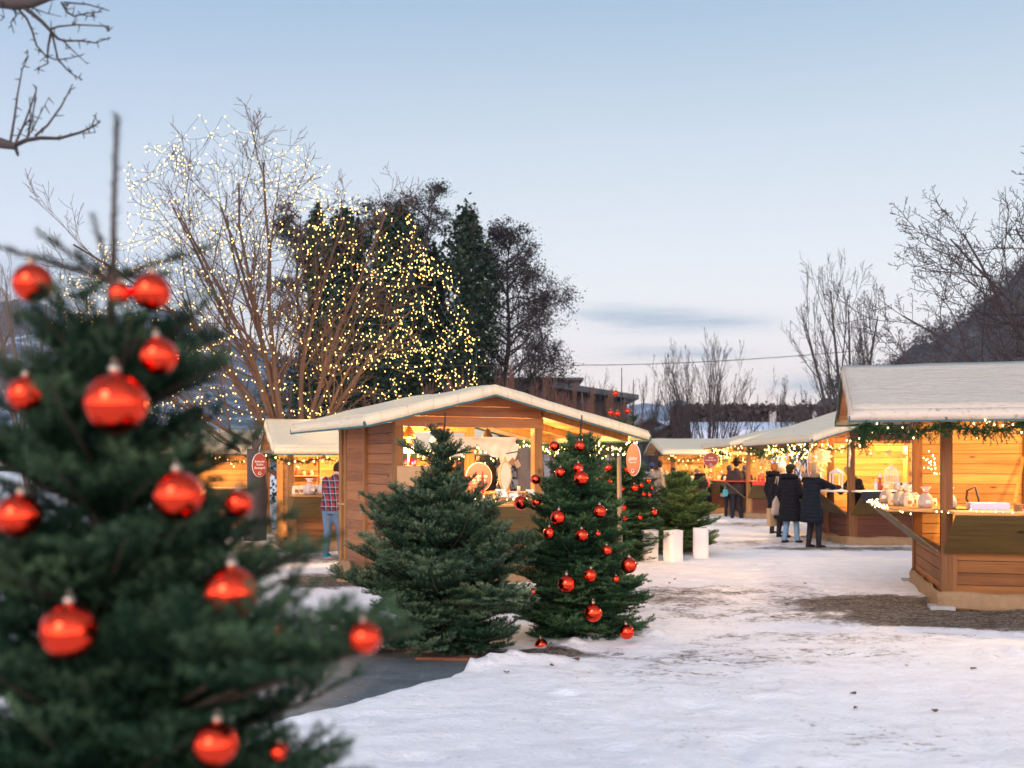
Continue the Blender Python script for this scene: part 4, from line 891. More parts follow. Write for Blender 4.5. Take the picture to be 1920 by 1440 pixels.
    if gable:
        for gxx, th in ((x0 - .004, -.022), (x1 + .004, .022)):
            mb = MB(); zb = zgb; z = zb; st = .15
            while z < zr - .1:
                zt = min(z + st - .005, zr - .07)
                def yl(zz): return max(ye0 + (zz + .06 - z0) / (zr - z0) * (yr - ye0), y0) if zz + .06 > z0 else y0
                def yh(zz): return min(yr + (zr - zz - .06) / (zr - z1) * (ye1 - yr), y1) if zz + .06 > z1 else y1
                if yh(zt) - yl(zt) > .05: mb.prism([(gxx, yl(z), z), (gxx, yh(z), z), (gxx, yh(zt), zt), (gxx, yl(zt), zt)], (th, 0, 0))
                z += st
            mb.build('gable_board', wm, root)
    nxg = 44; ysg = list(np.linspace(ye0, yr, 12)) + list(np.linspace(yr, ye1, 12))[1:]
    prof = [(ye0 - .025, z0 - valance), (ye0 - .03, z0 - valance * .5)] + [(y, rz(y)) for y in ysg] + [(ye1 + .03, z1 - valance * .5), (ye1 + .025, z1 - valance)]
    xs_ = [rx0 - .03, rx0 - .02] + list(np.linspace(rx0, rx1, nxg)) + [rx1 + .02, rx1 + .03]; V = []; sdn = sum(map(ord, label)) % 100
    for i, xx in enumerate(xs_):
        for j, (yy, zz) in enumerate(prof):
            e_ = min(i, len(xs_) - 1 - i); drop = {0: valance, 1: valance * .5}.get(e_, 0.)
            jj = min(j, len(prof) - 1 - j); zz2 = zz - (drop if jj > 1 else 0) - (0 if jj > 1 else 0)
            q = float(vnoise(np.array(xx * 2.3 + sdn), np.array(yy * 2.3 + sdn), 3)); q2 = float(vnoise(np.array(xx * 7 + sdn), np.array(yy * 5.), 6))
            if e_ >= 2 and jj > 2: zz2 += (q - .5) * sag - .012 + (q2 - .5) * .008 + .022
            elif e_ < 2: xx2 = 0; zz2 += (q2 - .5) * .012
            V.append((xx + ((q2 - .5) * .03 if e_ < 2 else 0), yy + ((q2 - .5) * .02 if jj < 2 else 0), zz2 + .012))
    n = len(prof); mb = MB(); Fs = [(i * n + j, (i + 1) * n + j, (i + 1) * n + j + 1, i * n + j + 1) for i in range(len(xs_) - 1) for j in range(n - 1)]
    mb.add(V, Fs, smooth=True); o = mb.build('canvas_cover', cv, root); es = o.modifiers.new('e', 'EDGE_SPLIT'); es.split_angle = R(32); s_ = o.modifiers.new('t', 'SOLIDIFY'); s_.thickness = .008; s_.offset = 1
    mb = MB(); bd = [V[i * n] for i in range(len(xs_))] + [V[(len(xs_) - 1) * n + j] for j in range(n)] + [V[i * n + n - 1] for i in range(len(xs_) - 1, -1, -1)] + [V[j] for j in range(n - 1, -1, -1)]
    for a_, b_ in zip(bd[:-1], bd[1:]):
        if (Vector(a_) - Vector(b_)).length > .004: mb.beam((a_[0], a_[1], a_[2] - .012), (b_[0], b_[1], b_[2] - .012), .014, .026)
    mb.build('hem', HEM, root)
    if cloth:
        for (pl_, u0, u1, w_, za, zb, mt) in cloth:
            mb = MB(); V = []; n_ = 24
            for k in range(n_ + 1):
                u_ = u0 + (u1 - u0) * k / n_; wob = .012 * math.sin(k * 1.9)
                for z_ in (za, (za + zb) / 2, zb): V.append((w_ + wob * (z_ < za), u_, z_) if pl_ == 'x' else (u_, w_ + wob * (z_ < za), z_))
            mb.add(V, [(k * 3 + j, k * 3 + j + 1, k * 3 + 4 + j, k * 3 + 3 + j) for k in range(n_) for j in range(2)]); o = mb.build('table_cloth', mt, root); s_ = o.modifiers.new('t', 'SOLIDIFY'); s_.thickness = .008
    for i, (lx, ly, lz, E, shade) in enumerate(lamps):
        ld = bpy.data.lights.new('lamp_light', 'POINT'); ld.energy = E * LK; ld.color = (1, .59, .21); ld.shadow_soft_size = .09
        lo = bpy.data.objects.new('lamp_light', ld); COL.objects.link(lo); p = lpt(root, (lx, ly, lz - .06)); lo.location = p
        ho = empty('hanging_lamp', '%s hanging lamp in the %s' % (['first', 'second', 'third', 'fourth'][i], short), 'lamp', lpt(root, (lx, ly, lz)), 0, 'hanging lamps in the stalls')
        mb = MB(); mb.lathe([(.025, .16), (.045, .12), (.075, .06), (.085, 0.), (.08, 0.), (.07, .05), (.02, .11)], 16); mb.build('lamp_shade', shade, ho)
        mb = MB(); mb.ball((0, 0, .03), .036, n=10, m=7); mb.build('light_bulb', LAMP, ho)
        mb = MB(); yy = ly; mb.tube([(0, 0, .16), (0, 0, rz(ly) - lz - .05)], .006, 5); mb.build('cord', BARK_D, ho)
    return root
LK = 5.8
SHB = plain('brass_shade', (.45, .28, .10), .4, .5); SHD = plain('dark_shade', (.03, .022, .018), .5)
# B: hut in the middle
OB = gp(740, 1110)
B = stall('market_stall', 'middle wooden hut with cream canvas roof and plank door, behind the two firs', OB, (-.45, .89), (0, 2.5, -2.30, 0), (-.42, 3.15, -3.86, -1.32, .56, 2.23, 2.83, 2.37),
          {'x0': 'counter', 'y1': 'door', 'x1': 'low', 'y0': 'counter'}, 'middle hut, counted from its counter', W_HUT, W_POSTL, CANVAS, posts=[(2.5, -1.15)], lamps=((.35, -.35, 2.12, 50, SHB), (.3, -1.55, 2.1, 44, SHD), (1.7, -1.2, 2.25, 60, SHB), (1.3, -2.9, 2.12, 14, SHB)), skirt=True)
# C: near stall on the right
OC = gp(1765, 1143)
C_ = stall('market_stall', 'nearest stall at the right edge with weathered canvas and biscuit counter, cut by the frame', OC, (.97, -.246), (0, 4.3, 0, 3.0), (-1.05, 4.9, -.56, 1.42, 3.25, 2.38, 3.06, 2.46),
          {'x0': 'counter', 'y0': 'counter', 'y1': 'wall', 'x1': 'low'}, 'near right stall, from the left', W_OR, W_POST, CANVAS_D, posts=[(1.55, 3.0)], lamps=((.7, .9, 2.3, 40, SHD), (2.2, .9, 2.3, 46, SHB), (3.6, 1., 2.3, 34, SHB)), shelf_z=1.2)
# D
OD = gp(1592, 1026)
D_ = stall('market_stall', 'stall with black table cloths where the fur-hooded shopper stands', OD, (-.04, .999), (0, 2.7, -4.2, 0), (-.45, 5.0, -4.9, -1.7, .92, 2.3, 3.15, 2.33),
          {'x0': 'counter', 'y1': 'counter', 'x1': 'wall', 'y0': 'low'}, 'black-cloth stall, from the front post', W_RED, W_POST, CANVAS, posts=[(1.35, 0)], lamps=((.95, -.75, 2.25, 34, SHB), (1.4, -1.6, 2.3, 40, SHD), (1.2, -3.1, 2.3, 30, SHB), (2.4, .3, 2.2, 24, SHB)), ctop=WHITE,
          cloth=[('y', .03, 2.67, .66, 1.185, .72, TARP_DK), ('x', -4.1, -.03, -.66, 1.185, .95, TARP_DK)])
# E
OE = gp(1400, 975)
RCL = plain('red_cloth', (.62, .04, .03), .8); GCL = plain('green_cloth', (.03, .16, .12), .8)
E_ = stall('market_stall', 'stall with a red cloth edge beside the man in the brown jacket', OE, (0, 1), (0, 2.8, -3.0, 0), (-1.0, 3.8, -3.3, -1.35, .72, 2.35, 2.90, 2.40),
          {'x0': 'counter', 'y1': 'counter'}, 'red-cloth stall, from the front', W_RED, W_POSTL, CANVAS, lamps=((.2, -.8, 2.25, 50, SHB), (1.6, -1.2, 2.3, 50, SHB), (2.6, .2, 2.2, 24, SHB)), cloth=[('x', -2.95, -.03, -.66, 1.215, 1.10, RCL)], shelf_z=1.22, ctop=RCL)
OF = (5.5, 36.9)
F_ = stall('market_stall', 'farthest stall with a green cloth edge, roof seen above the squat fir', OF, (1, 0), (0, 4.2, 0, 3.2), (-.35, 4.8, -.62, 2.5, 4.6, 2.19, 2.66, 2.2),
          {'y0': 'counter', 'x0': 'open', 'y1': 'wall'}, 'farthest stall, from the left', W_RED, W_POSTL, CANVAS, lamps=((.8, .3, 2.1, 46, SHB), (2.0, .3, 2.1, 46, SHB), (3.2, .5, 2.1, 40, SHB)), cloth=[('y', .0, 4.2, -.66, 1.195, 1.08, GCL)], ctop=GCL)
OG = (-4.4, 20.9)
G_ = stall('market_stall', 'left stall behind the hut with oval sign, where the man in the plaid shirt stands', OG, (.954, .30), (.0, 4.0, 0, 2.4), (-.30, 4.4, -.62, 1.5, 2.9, 2.06, 2.66, 2.1),
          {'y0': 'counter', 'y1': 'wall', 'x1': 'low'}, 'left stall, from its sign', W_OR, W_POSTL, CANVAS, posts=[(1.25, 0.)], lamps=((.9, .7, 2.05, 44, SHB), (1.9, .7, 2.05, 44, SHB), (3.2, .8, 2.05, 30, SHB)), shelf_z=1.15)
H_ = stall('market_stall', 'far left stall mostly hidden behind the foreground fir', (-8.6, 25.5), (.98, .2), (0, 2.7, 0, 2.2), (-.3, 3.0, -.6, 1.2, 2.6, 2.1, 2.6, 2.1),
          {'y0': 'counter', 'y1': 'wall'}, 'far left stall', W_OR, W_POSTL, CANVAS, lamps=((1.3, .6, 2.0, 40, SHB),))
# ------------------------------------------------------------------ garlands
PG = bulb_mesh(.0145, BULB2, 'bulb'); PM = bulb_mesh(.010, BULB3, 'bulb'); PG.parent = B; PG.location = (-.3, -3.7, 2.06); PM.parent = C_; PM.location = (.5, -.5, 2.2)
def garland(label, root, pts, r_=.085, every=.09, seed=1, proto=None, dens=1.):
    w_ = [lpt(root, p) for p in pts]; c = w_[0]; rs = np.random.RandomState(seed); P = []
    for a_, b_ in zip(w_[:-1], w_[1:]):
        L = (b_ - a_).length
        for t in np.linspace(0, 1, max(int(L / .06), 2))[:-1]: q = a_.lerp(b_, t); P.append((q.x, q.y, q.z - 4 * (L * .10) * t * (1 - t)))
    P.append(tuple(w_[-1])); P = np.array(P) - np.array(c); o = empty('garland', label, 'garland', tuple(c), 0, 'lit fir garlands along the roof edges')
    tubes('stem', [(P, np.full(len(P), .008))], TWIG, o, 4)
    S0 = []; S1 = []
    for p in P:
        for k in range(int(5 * dens)):
            d = rs.randn(3); d /= np.linalg.norm(d); S0.append(p + rs.randn(3) * .012); S1.append(p + d * r_ * (.7 + .6 * rs.rand()))
    needle_mesh('greenery', np.array(S0), np.array(S1), ND_GAR, o, seed, .014, 4, .03, .008, rs.rand(len(S0)) * .6)
    seg = np.linalg.norm(np.diff(P, axis=0), axis=1); cum = np.concatenate([[0], np.cumsum(seg)])
    for s_ in np.arange(every / 2, cum[-1], every)[:100]:
        q = [np.interp(s_, cum, P[:, j]) for j in range(3)] + rs.randn(3) * r_ * .55; b_ = (proto or PG).copy(); b_.name = 'bulb'; COL.objects.link(b_); b_.parent = o; b_.location = tuple(q)
    return o
def edge(x0, x1, n, y, z): return [(x0 + (x1 - x0) * i / n, y, z) for i in range(n + 1)]
def edgey(y0, y1, n, x, z): return [(x, y0 + (y1 - y0) * i / n, z) for i in range(n + 1)]
garland('thick lit garland along the front roof edge of the nearest right stall', C_, [(-.95, -.5, 2.20), (-.93, -.48, 1.95), (-.9, -.5, 2.19), (0, -.5, 2.20), (.9, -.5, 2.24), (2., -.5, 2.22), (3.1, -.5, 2.22), (4.2, -.5, 2.22)], .145, .085, 1, PM, 2.4)
garland('lit garland under the right-hand roof edge of the middle hut', B, edge(-.3, 2.8, 3, -3.78, 2.05), .09, .05, 2)
garland('lit garland crossing the middle hut below its right rafters', B, [(2.55, -1.0, 2.1), (2.5, -1.7, 1.92), (2.4, -2.35, 2.02), (1.9, -3.0, 2.1), (1.0, -3.5, 2.08), (-.1, -3.7, 2.0)], .09, .05, 3)
garland('lit garland under the left roof edge of the black-cloth stall', D_, edge(-.3, 4.6, 3, .86, 2.14), .13, .035, 4)
garland('short lit garland on the gable edge of the black-cloth stall', D_, [(-.4, .85, 2.12), (-.42, .5, 2.05), (-.42, .1, 2.15)], .10, .05, 5)
garland('lit garland under the left roof edge of the red-cloth stall', E_, edge(-.9, 3.5, 3, .68, 2.17), .13, .05, 6)
garland('lit garland on the gable edge of the red-cloth stall', E_, edgey(-3.0, .6, 3, -.95, 2.24), .12, .06, 7)
garland('lit garland along the front roof edge of the farthest stall', F_, edge(-.3, 4.6, 4, -.6, 1.98), .13, .10, 8)
garland('lit garland with little baubles along the roof edge of the left stall', G_, edge(-.3, 4.2, 5, -.6, 1.88), .085, .10, 9)
garland('lit garland on the far left stall', H_, edge(-.2, 2.9, 2, -.58, 1.95), .09, .12, 10)
for i, (x, z) in enumerate(((.45, 1.78), (.95, 1.77), (1.5, 1.86), (2.6, 1.75), (3.3, 1.8))):
    o = copy_tree(BP, label='tiny red bauble in the garland of the left stall, %s from its sign' % ['nearest', 'second', 'third', 'fourth', 'farthest'][i]); o.location = lpt(G_, (x, -.66, z)); o.scale = (.055,) * 3; o['group'] = 'tiny baubles in the left stall garland'
# mini lights along the counter edges of the near stall
def strand(label, root, pts, proto, every, seed, g): string(label, [tuple(lpt(root, p)) for p in pts], proto, 'wire', g, every, .015, rs=np.random.RandomState(seed), wr=.003)
strand('mini light strand along the front counter edge of the nearest right stall', C_, [(-.1, -.02, 1.2), (.1, -.3, 1.19), (.5, -.63, 1.2), (1.5, -.62, 1.19), (2.6, -.63, 1.2), (4.2, -.62, 1.2)], PM, .11, 1, 'mini light strands on counters')
strand('mini light strand along the side counter edge of the nearest right stall', C_, [(-.3, .0, 1.17), (-.62, .06, 1.21), (-.63, .8, 1.22), (-.63, 1.6, 1.21), (-.62, 2.9, 1.22), (-.2, 2.5, 1.22), (-.25, 1., 1.22)], PM, .07, 2, 'mini light strands on counters')
strand('mini lights hanging in the doorway corner behind the near stall post', C_, [(.2, 2.7, 1.95), (.3, 2.6, 1.75), (.15, 2.7, 1.85), (.35, 2.6, 1.6), (.1, 2.7, 1.7)], PM, .05, 3, 'mini light strands on counters')
strand('mini lights on the front counter of the middle hut', B, [(-.3, -.3, 1.24), (-.4, -.9, 1.26), (-.2, -1.5, 1.25), (-.45, -1.9, 1.24), (-.1, -2.3, 1.25), (-.5, -2.1, 1.24)], PM, .05, 4, 'mini light strands on counters')

# ------------------------------------------------------------------ oval signs
SIGN = plain('sign_red', (.30, .040, .022), .45, 0, .05); SIGP = plain('sign_plum', (.30, .055, .065), .5, 0, .05); SIGW = plain('sign_lettering', (.85, .80, .76), .5, 0, .02)
def oval_sign(label, loc, rz, w_, h_, lines, mat=SIGN, circle=False):
    o = empty('oval_sign', label, 'sign', loc, rz); n = 40; mb = MB()
    pts = [(w_ / 2 * math.cos(2 * math.pi * k / n), 0, h_ / 2 * math.sin(2 * math.pi * k / n)) for k in range(n)]
    mb.prism(pts, (0, .018, 0)); mb.build('board', mat, o)
    mb = MB(); mb.tube([(p[0] * 1.005, .009, p[2] * 1.005) for p in pts + pts[:1]], .006, 6, cap=False); mb.build('white_rim', SIGW, o)
    for (txt, z, sz) in lines:
        cu = bpy.data.curves.new('lettering', 'FONT'); cu.body = txt; cu.size = sz; cu.align_x = 'CENTER'; cu.align_y = 'CENTER'; cu.extrude = .001
        t = bpy.data.objects.new('tmp', cu); COL.objects.link(t); dg = bpy.context.evaluated_depsgraph_get(); me = bpy.data.meshes.new_from_object(t.evaluated_get(dg))
        bpy.data.objects.remove(t); me.materials.clear(); me.materials.append(SIGW); q = bpy.data.objects.new('lettering', me); COL.objects.link(q); q.parent = o
        q.location = (0, -.004, z); q.rotation_euler = (R(90), 0, 0)
    mb = MB(); z = -h_ * .36; mb.tube([(.05 * w_ * 2 * math.cos(a), -.004, z + .05 * w_ * 2 * math.sin(a)) for a in np.linspace(.4, 3.6, 9)], .004, 4); mb.tube([(-.09 * w_, -.004, z - .01), (0, -.004, z - .02), (.10 * w_, -.004, z)], .008, 4); mb.build('emblem', SIGW, o)
    mb = MB(); mb.tube([(0, .01, h_ / 2), (0, .01, h_ / 2 + .12)], .004, 4); mb.build('hook', METAL, o)
    return o
p = at(487, 19.6, 872); oval_sign('red oval sign lettered Südtiroler Stollen Baumgartl, at the corner of the left stall', tuple(p), R(48), .31, .43, [('Südtiroler', .065, .055), ('Stollen', .01, .055), ('Baumgartl', -.05, .058)])
p = lpt(B, (-.30, -3.80, 1.80)); p = at(1187, 15.4, 862); oval_sign('red oval sign lettered glaskas, hanging at the right corner of the middle hut roof', tuple(p), R(-60), .33, .46, [('glaskas', .02, .075), ('VINSCHGAU', -.04, .03)])
p = at(1333, 31.5, 862); oval_sign('red round sign over the counter of the far stalls', tuple(p), R(0), .42, .42, [('Holz', .06, .07), ('Kunsthandwerk', -.01, .052)])
p = at(1519, 21.4, 869); oval_sign('dark red oval sign seen nearly edge-on beside the black-cloth stall', tuple(p), R(58), .30, .52, [('Die', .09, .05), ('Hütte', .03, .07)])
p = at(898, 16.8, 895); oval_sign('plum round sign lettered Handmade by Birgit, seen through the middle hut', tuple(p), R(5), .40, .46, [('Handmade', .02, .062), ('by Birgit', -.04, .062), ('KUNSTHANDWERK', -.09, .022)], SIGP)

# ------------------------------------------------------------------ goods
G_RED = plain('ribbon_red', (.60, .02, .02), .5); KRAFT = plain('kraft_card', (.42, .27, .14), .8); WAX = plain('wax', (.75, .62, .42), .5); DKB = plain('dark_glass', (.03, .02, .015), .2); GREENP = plain('green_tin', (.10, .14, .03), .5); WHP = plain('white_ware', (.76, .72, .64), .4); REDW = plain('red_wood_ware', (.45, .06, .03), .5); GOLD = plain('straw', (.60, .42, .16), .6); ORNG = plain('orange_wax', (.75, .25, .06), .5); TEA = plain('brown_biscuit', (.32, .15, .06), .8, 0, .3, 30); GLASS = plain('frosted_glass', (.62, .58, .52), .15)
def cello():
    m, b = newmat('cellophane'); setc(b, (.85, .80, .76), .12); b.inputs['Alpha'].default_value = .42; bump(b, noise(objco(), 25, 3), .02, 1.); return m
CELLO = cello()
PR = {}
def proto(kind):
    if kind in PR: return PR[kind]
    o = empty(kind, kind, kind)
    if kind == 'gift_bag':
        mb = MB(); mb.lathe([(.05, 0), (.068, .02), (.066, .08), (.045, .125), (.014, .15)], 12); mb.build('filling', TEA, o)
        mb = MB(); mb.lathe([(.055, 0), (.078, .03), (.074, .09), (.05, .135), (.017, .155), (.03, .18), (.055, .215)], 12); mb.build('wrap', CELLO, o)
        mb = MB(); mb.lathe([(.02, .148), (.022, .162)], 10); mb.beam((0, 0, .155), (.05, -.02, .10), .01, .003); mb.beam((0, 0, .155), (-.045, -.03, .11), .01, .003); mb.build('ribbon', G_RED, o)
        mb = MB(); mb.box(-.025, .025, -.083, -.079, .05, .085); mb.build('paper_label', WHITE, o)
    elif kind == 'jar':
        mb = MB(); mb.lathe([(.04, 0), (.045, .01), (.045, .08), (.035, .095)], 14); mb.build('jar_body', WAX, o); mb = MB(); mb.lathe([(.038, .095), (.038, .115)], 14); mb.build('lid', WHP, o)
        mb = MB(); mb.box(-.022, .022, -.05, -.045, .03, .07); mb.build('paper_label', TEA, o)
    elif kind == 'bottle':
        mb = MB(); mb.lathe([(.035, 0), (.038, .01), (.038, .13), (.014, .17), (.012, .22)], 12); mb.build('bottle_body', DKB, o); mb = MB(); mb.lathe([(.015, .22), (.015, .245)], 10); mb.build('cork', KRAFT, o)
    elif kind == 'dispenser':
        mb = MB(); mb.lathe([(.035, 0), (.036, .01), (.036, .14), (.012, .165)], 12); mb.build('bottle_body', GLASS, o); mb = MB(); mb.lathe([(.01, .165), (.01, .20)], 8); mb.beam((0, 0, .205), (-.05, 0, .20), .015, .012); mb.build('pump', WHITE, o)
    elif kind == 'candle':
        mb = MB(); mb.lathe([(.032, 0), (.032, .10), (.028, .103)], 14); mb.build('wax_body', WAX, o); mb = MB(); mb.tube([(0, 0, .10), (0, 0, .118)], .003, 4); mb.build('wick', BARK_D, o)
    elif kind == 'box':
        mb = MB(); mb.box(-.10, .10, -.07, .07, 0, .10); mb.build('carton', KRAFT, o, bevel=.004); mb = MB(); mb.box(-.105, .105, -.075, .075, .101, .125); mb.build('lid', W_PAN, o, bevel=.004)
    elif kind == 'basket':
        mb = MB(); mb.lathe([(.10, 0), (.12, .06), (.13, .10), (.12, .10), (.10, .03)], 16); mb.build('wicker', plain('wicker', (.36, .22, .09), .8, 0, .4, 40), o)
        mb = MB()
        for k in range(12): a = k * 2.4; q = .085 * math.sqrt(k / 12); mb.ball((q * math.cos(a), q * math.sin(a), .09), .033, n=8, m=6)
        mb.build('baubles_inside', REDW, o)
    elif kind == 'wooden_star':
        mb = MB(); pts = [((.11 if k % 2 == 0 else .05) * math.sin(k * math.pi / 5), 0, (.11 if k % 2 == 0 else .05) * math.cos(k * math.pi / 5)) for k in range(10)]; mb.prism(pts, (0, .012, 0)); mb.build('star_body', GOLD, o); mb = MB(); mb.tube([(0, .005, .11), (0, .005, .24)], .002, 4); mb.build('thread', WHITE, o)
    elif kind == 'paper_star':
        mb = MB()
        for k in range(12):
            a = k * math.pi / 6; c, s_ = math.cos(a), math.sin(a); mb.prism([(0, -.02, 0), (.12 * c - .045 * s_, 0, .12 * s_ + .045 * c), (.23 * c, 0, .23 * s_), (.12 * c + .045 * s_, 0, .12 * s_ - .045 * c)], (0, .025, 0))
        mb.build('points', CREAM, o); mb = MB(); mb.tube([(0, .005, .2), (0, .005, .36)], .002, 4); mb.build('thread', WHITE, o)
    elif kind == 'figurine':
        mb = MB(); mb.lathe([(.045, 0), (.04, .02), (.05, .04), (.012, .16)], 10); mb.ball((0, 0, .18), .03, n=10, m=7); mb.build('figure_body', REDW, o); mb = MB(); mb.lathe([(.032, .19), (.004, .26)], 10); mb.build('pointed_hat', WHP, o)
    elif kind == 'wooden_house':
        mb = MB(); mb.prism([(-.06, -.05, 0), (.06, -.05, 0), (.06, -.05, .09), (0, -.05, .15), (-.06, -.05, .09)], (0, .10, 0)); mb.build('house_body', W_PAN, o)
        mb = MB()
        for s_ in (-1, 1): mb.prism([(0, -.06, .165), (s_ * .08, -.06, .085), (s_ * .08, -.06, .075), (0, -.06, .153)], (0, .12, 0))
        mb.build('roof', WHP, o); mb = MB(); mb.box(-.015, .015, -.054, -.051, .02, .06); mb.build('window', LAMP, o)
    elif kind == 'tin':
        mb = MB(); mb.lathe([(.05, 0), (.05, .12)], 14); mb.build('tin_body', GREENP, o); mb = MB(); mb.lathe([(.052, .12), (.052, .135)], 14); mb.build('lid', METAL, o)
    elif kind == 'biscuit_stack':
        mb = MB()
        for k in range(5): mb.lathe([(.045, k * .016), (.048, k * .016 + .007), (.045, k * .016 + .013)], 12)
        mb.build('biscuits', TEA, o); mb = MB(); mb.lathe([(.06, -.004), (.075, .003), (.06, -.001)], 14); mb.build('plate', WHP, o)
    PR[kind] = o; o['_p'] = 1; return o
NICE = {'gift_bag': 'clear gift bag with red ribbon', 'jar': 'small pale jar with a lid', 'bottle': 'dark corked bottle', 'dispenser': 'white pump bottle', 'candle': 'short cream candle', 'box': 'small lidded box', 'basket': 'wicker basket of red balls', 'wooden_star': 'hanging straw-coloured star', 'paper_star': 'large cream paper star', 'figurine': 'little red figure with pointed hat', 'wooden_house': 'little wooden house with white roof', 'tin': 'green tin', 'biscuit_stack': 'stack of brown biscuits on a plate'}
CAT = {'gift_bag': 'gift bag', 'wooden_star': 'star', 'paper_star': 'star', 'wooden_house': 'ornament', 'figurine': 'figurine', 'biscuit_stack': 'biscuits', 'dispenser': 'bottle'}
used = set()
def put(kind, root, p, where, s_=1., rz=None, label=None):
    pr = proto(kind); w_ = lpt(root, p)
    if kind in used: o = copy_tree(pr)
    else: used.add(kind); o = pr
    o.location = w_; o.rotation_euler = (0, 0, root.rotation_euler[2] + (rg.uniform(-.5, .5) if rz is None else rz)); o.scale = (s_,) * 3
    o['label'] = label or '%s %s' % (NICE[kind], where); o['category'] = CAT.get(kind, kind); 
    if not label: o['group'] = '%s %s' % (NICE[kind], where)
    if '_p' in o: del o['_p']
    return o
def scatter(kinds, root, a, b_, n, jit, where, seed, smin=.85, smax=1.25):
    rs = random.Random(seed)
    for i in range(n):
        t = (i + rs.random() * .7) / n; p = [a[j] + (b_[j] - a[j]) * t for j in range(3)]; p[0] += rs.uniform(-1, 1) * jit[0]; p[1] += rs.uniform(-1, 1) * jit[1]
        put(rs.choice(kinds), root, p, where, rs.uniform(smin, smax))
# near stall C
for i, (u_, w_) in enumerate(((-.42, 2.3), (-.35, 1.25), (-.28, 1.05), (-.12, .45), (.12, .25))):
    put('gift_bag', C_, (u_, w_, 1.2), '', 1.25, label='clear red-ribboned gift bag on the near stall side counter, %s from the far end' % ['first', 'second', 'third', 'fourth', 'fifth'][i])
scatter(['jar', 'jar', 'candle'], C_, (-.45, 2.6, 1.2), (-.2, .35, 1.2), 11, (.12, .05), 'on the side counter of the nearest right stall', 2)
scatter(['biscuit_stack', 'wooden_house', 'jar'], C_, (-.15, 2.5, 1.2), (.1, .6, 1.2), 6, (.1, .05), 'at the back of the near stall side counter', 3)
for i in range(4):
    bx_ = empty('plastic_tray', 'pale lilac plastic tray on the front counter, %s from the post' % ['first', 'second', 'third', 'fourth'][i], 'tray', lpt(C_, (.55 + i * .72, .18, 1.20)), C_.rotation_euler[2], 'plastic trays on the near counter')
    mb = MB(); M_ = plain('tray_plastic', (.52, .50, .66), .4)
    mb.box(-.22, .22, -.14, -.13, 0, .085); mb.box(-.22, .22, .13, .14, 0, .085); mb.box(-.22, -.21, -.13, .13, 0, .085); mb.box(.21, .22, -.13, .13, 0, .085); mb.box(-.21, .21, -.13, .13, 0, .008); mb.build('tray_body', M_, bx_, bevel=.004)
    mb = MB()
    for k in range(5): mb.box(-.18 + k * .075, -.12 + k * .075, -.1, .1, .01, .07)
    mb.build('packets', WHP, bx_)
    o = put('biscuit_stack', C_, (.80 + i * .72, -.28, 1.2), '', 1.1, label='stack of brown biscuits on the front counter, %s from the post' % ['first', 'second', 'third', 'fourth'][i])
for i, x in enumerate((.40, 1.32)):      # two black slicer-like handles
    o = empty('press_handle', '%s black looped handle standing on the front counter of the near stall' % ['left', 'right'][i], 'handle', lpt(C_, (x, .45, 1.2)), C_.rotation_euler[2])
    mb = MB(); mb.tube([(.06, 0, .0), (0, 0, .03), (-.05, 0, .12), (-.04, 0, .22), (.05, 0, .27), (.09, 0, .12), (.10, 0, .0)], .014, 7); mb.build('loop', SHD, o); mb = MB(); mb.box(-.04, .14, -.05, .05, 0, .02); mb.build('foot', METAL, o)
mb = MB(); mb.beam(tuple(lpt(C_, (1.30, 2.5, 1.2))), tuple(lpt(C_, (1.48, 2.86, 1.85))), .04, .03); tag(mb.build('leaning_stick', W_PAN), 'pale stick leaning against the back wall of the near stall', 'stick')
o = put('bottle', C_, (-.25, 2.0, 1.2), '', 1.3, label='brown corked bottle on the side counter of the near stall')
# shelf unit and wooden tag inside
for root, p, lab, w_, h_ in ((D_, (1.4, -2.2, 1.15), 'pale open shelf standing in the black-cloth stall', .8, 1.0), (G_, (1.9, 2.0, .8), 'tall pale shelf in the left stall', .7, 1.25), (G_, (.6, 2.1, .8), 'low lattice shelf in the left stall', .6, 1.1), (E_, (1.6, -1.2, 1.0), 'shelf in the red-cloth stall', 1.0, .9), (F_, (1.2, 2.2, 1.), 'wide shelf in the farthest stall', 1.4, .9), (B, (1.9, -.55, 1.14), 'small shelf in the middle hut', .5, .55)):
    o = empty('shelf_unit', lab, 'shelf', lpt(root, p), root.rotation_euler[2] + (R(-90) if root in (D_, E_, B) else 0))
    mb = MB()
    for s_ in (-1, 1): mb.box(s_ * w_ / 2 - .02, s_ * w_ / 2 + .02, -.12, .12, 0, h_)
    mb.build('side_panel', W_PAN, o)
    for k in range(4): mb = MB(); mb.box(-w_ / 2 + .021, w_ / 2 - .021, -.12, .12, h_ * k / 3.2, h_ * k / 3.2 + .02); mb.build('shelf_board', W_PAN, o)
    M4 = o.matrix_basis
    for k in range(3):
        for j in range(int(w_ / .16)):
            kind = rg.choice(['jar', 'candle', 'box', 'tin', 'figurine', 'bottle']); q = M4 @ Vector((-w_ / 2 + .10 + j * .16, 0, h_ * k / 3.2 + .022))
            e_ = put(kind, root, (0, 0, 0), 'on the %s' % lab, .85); e_.location = q
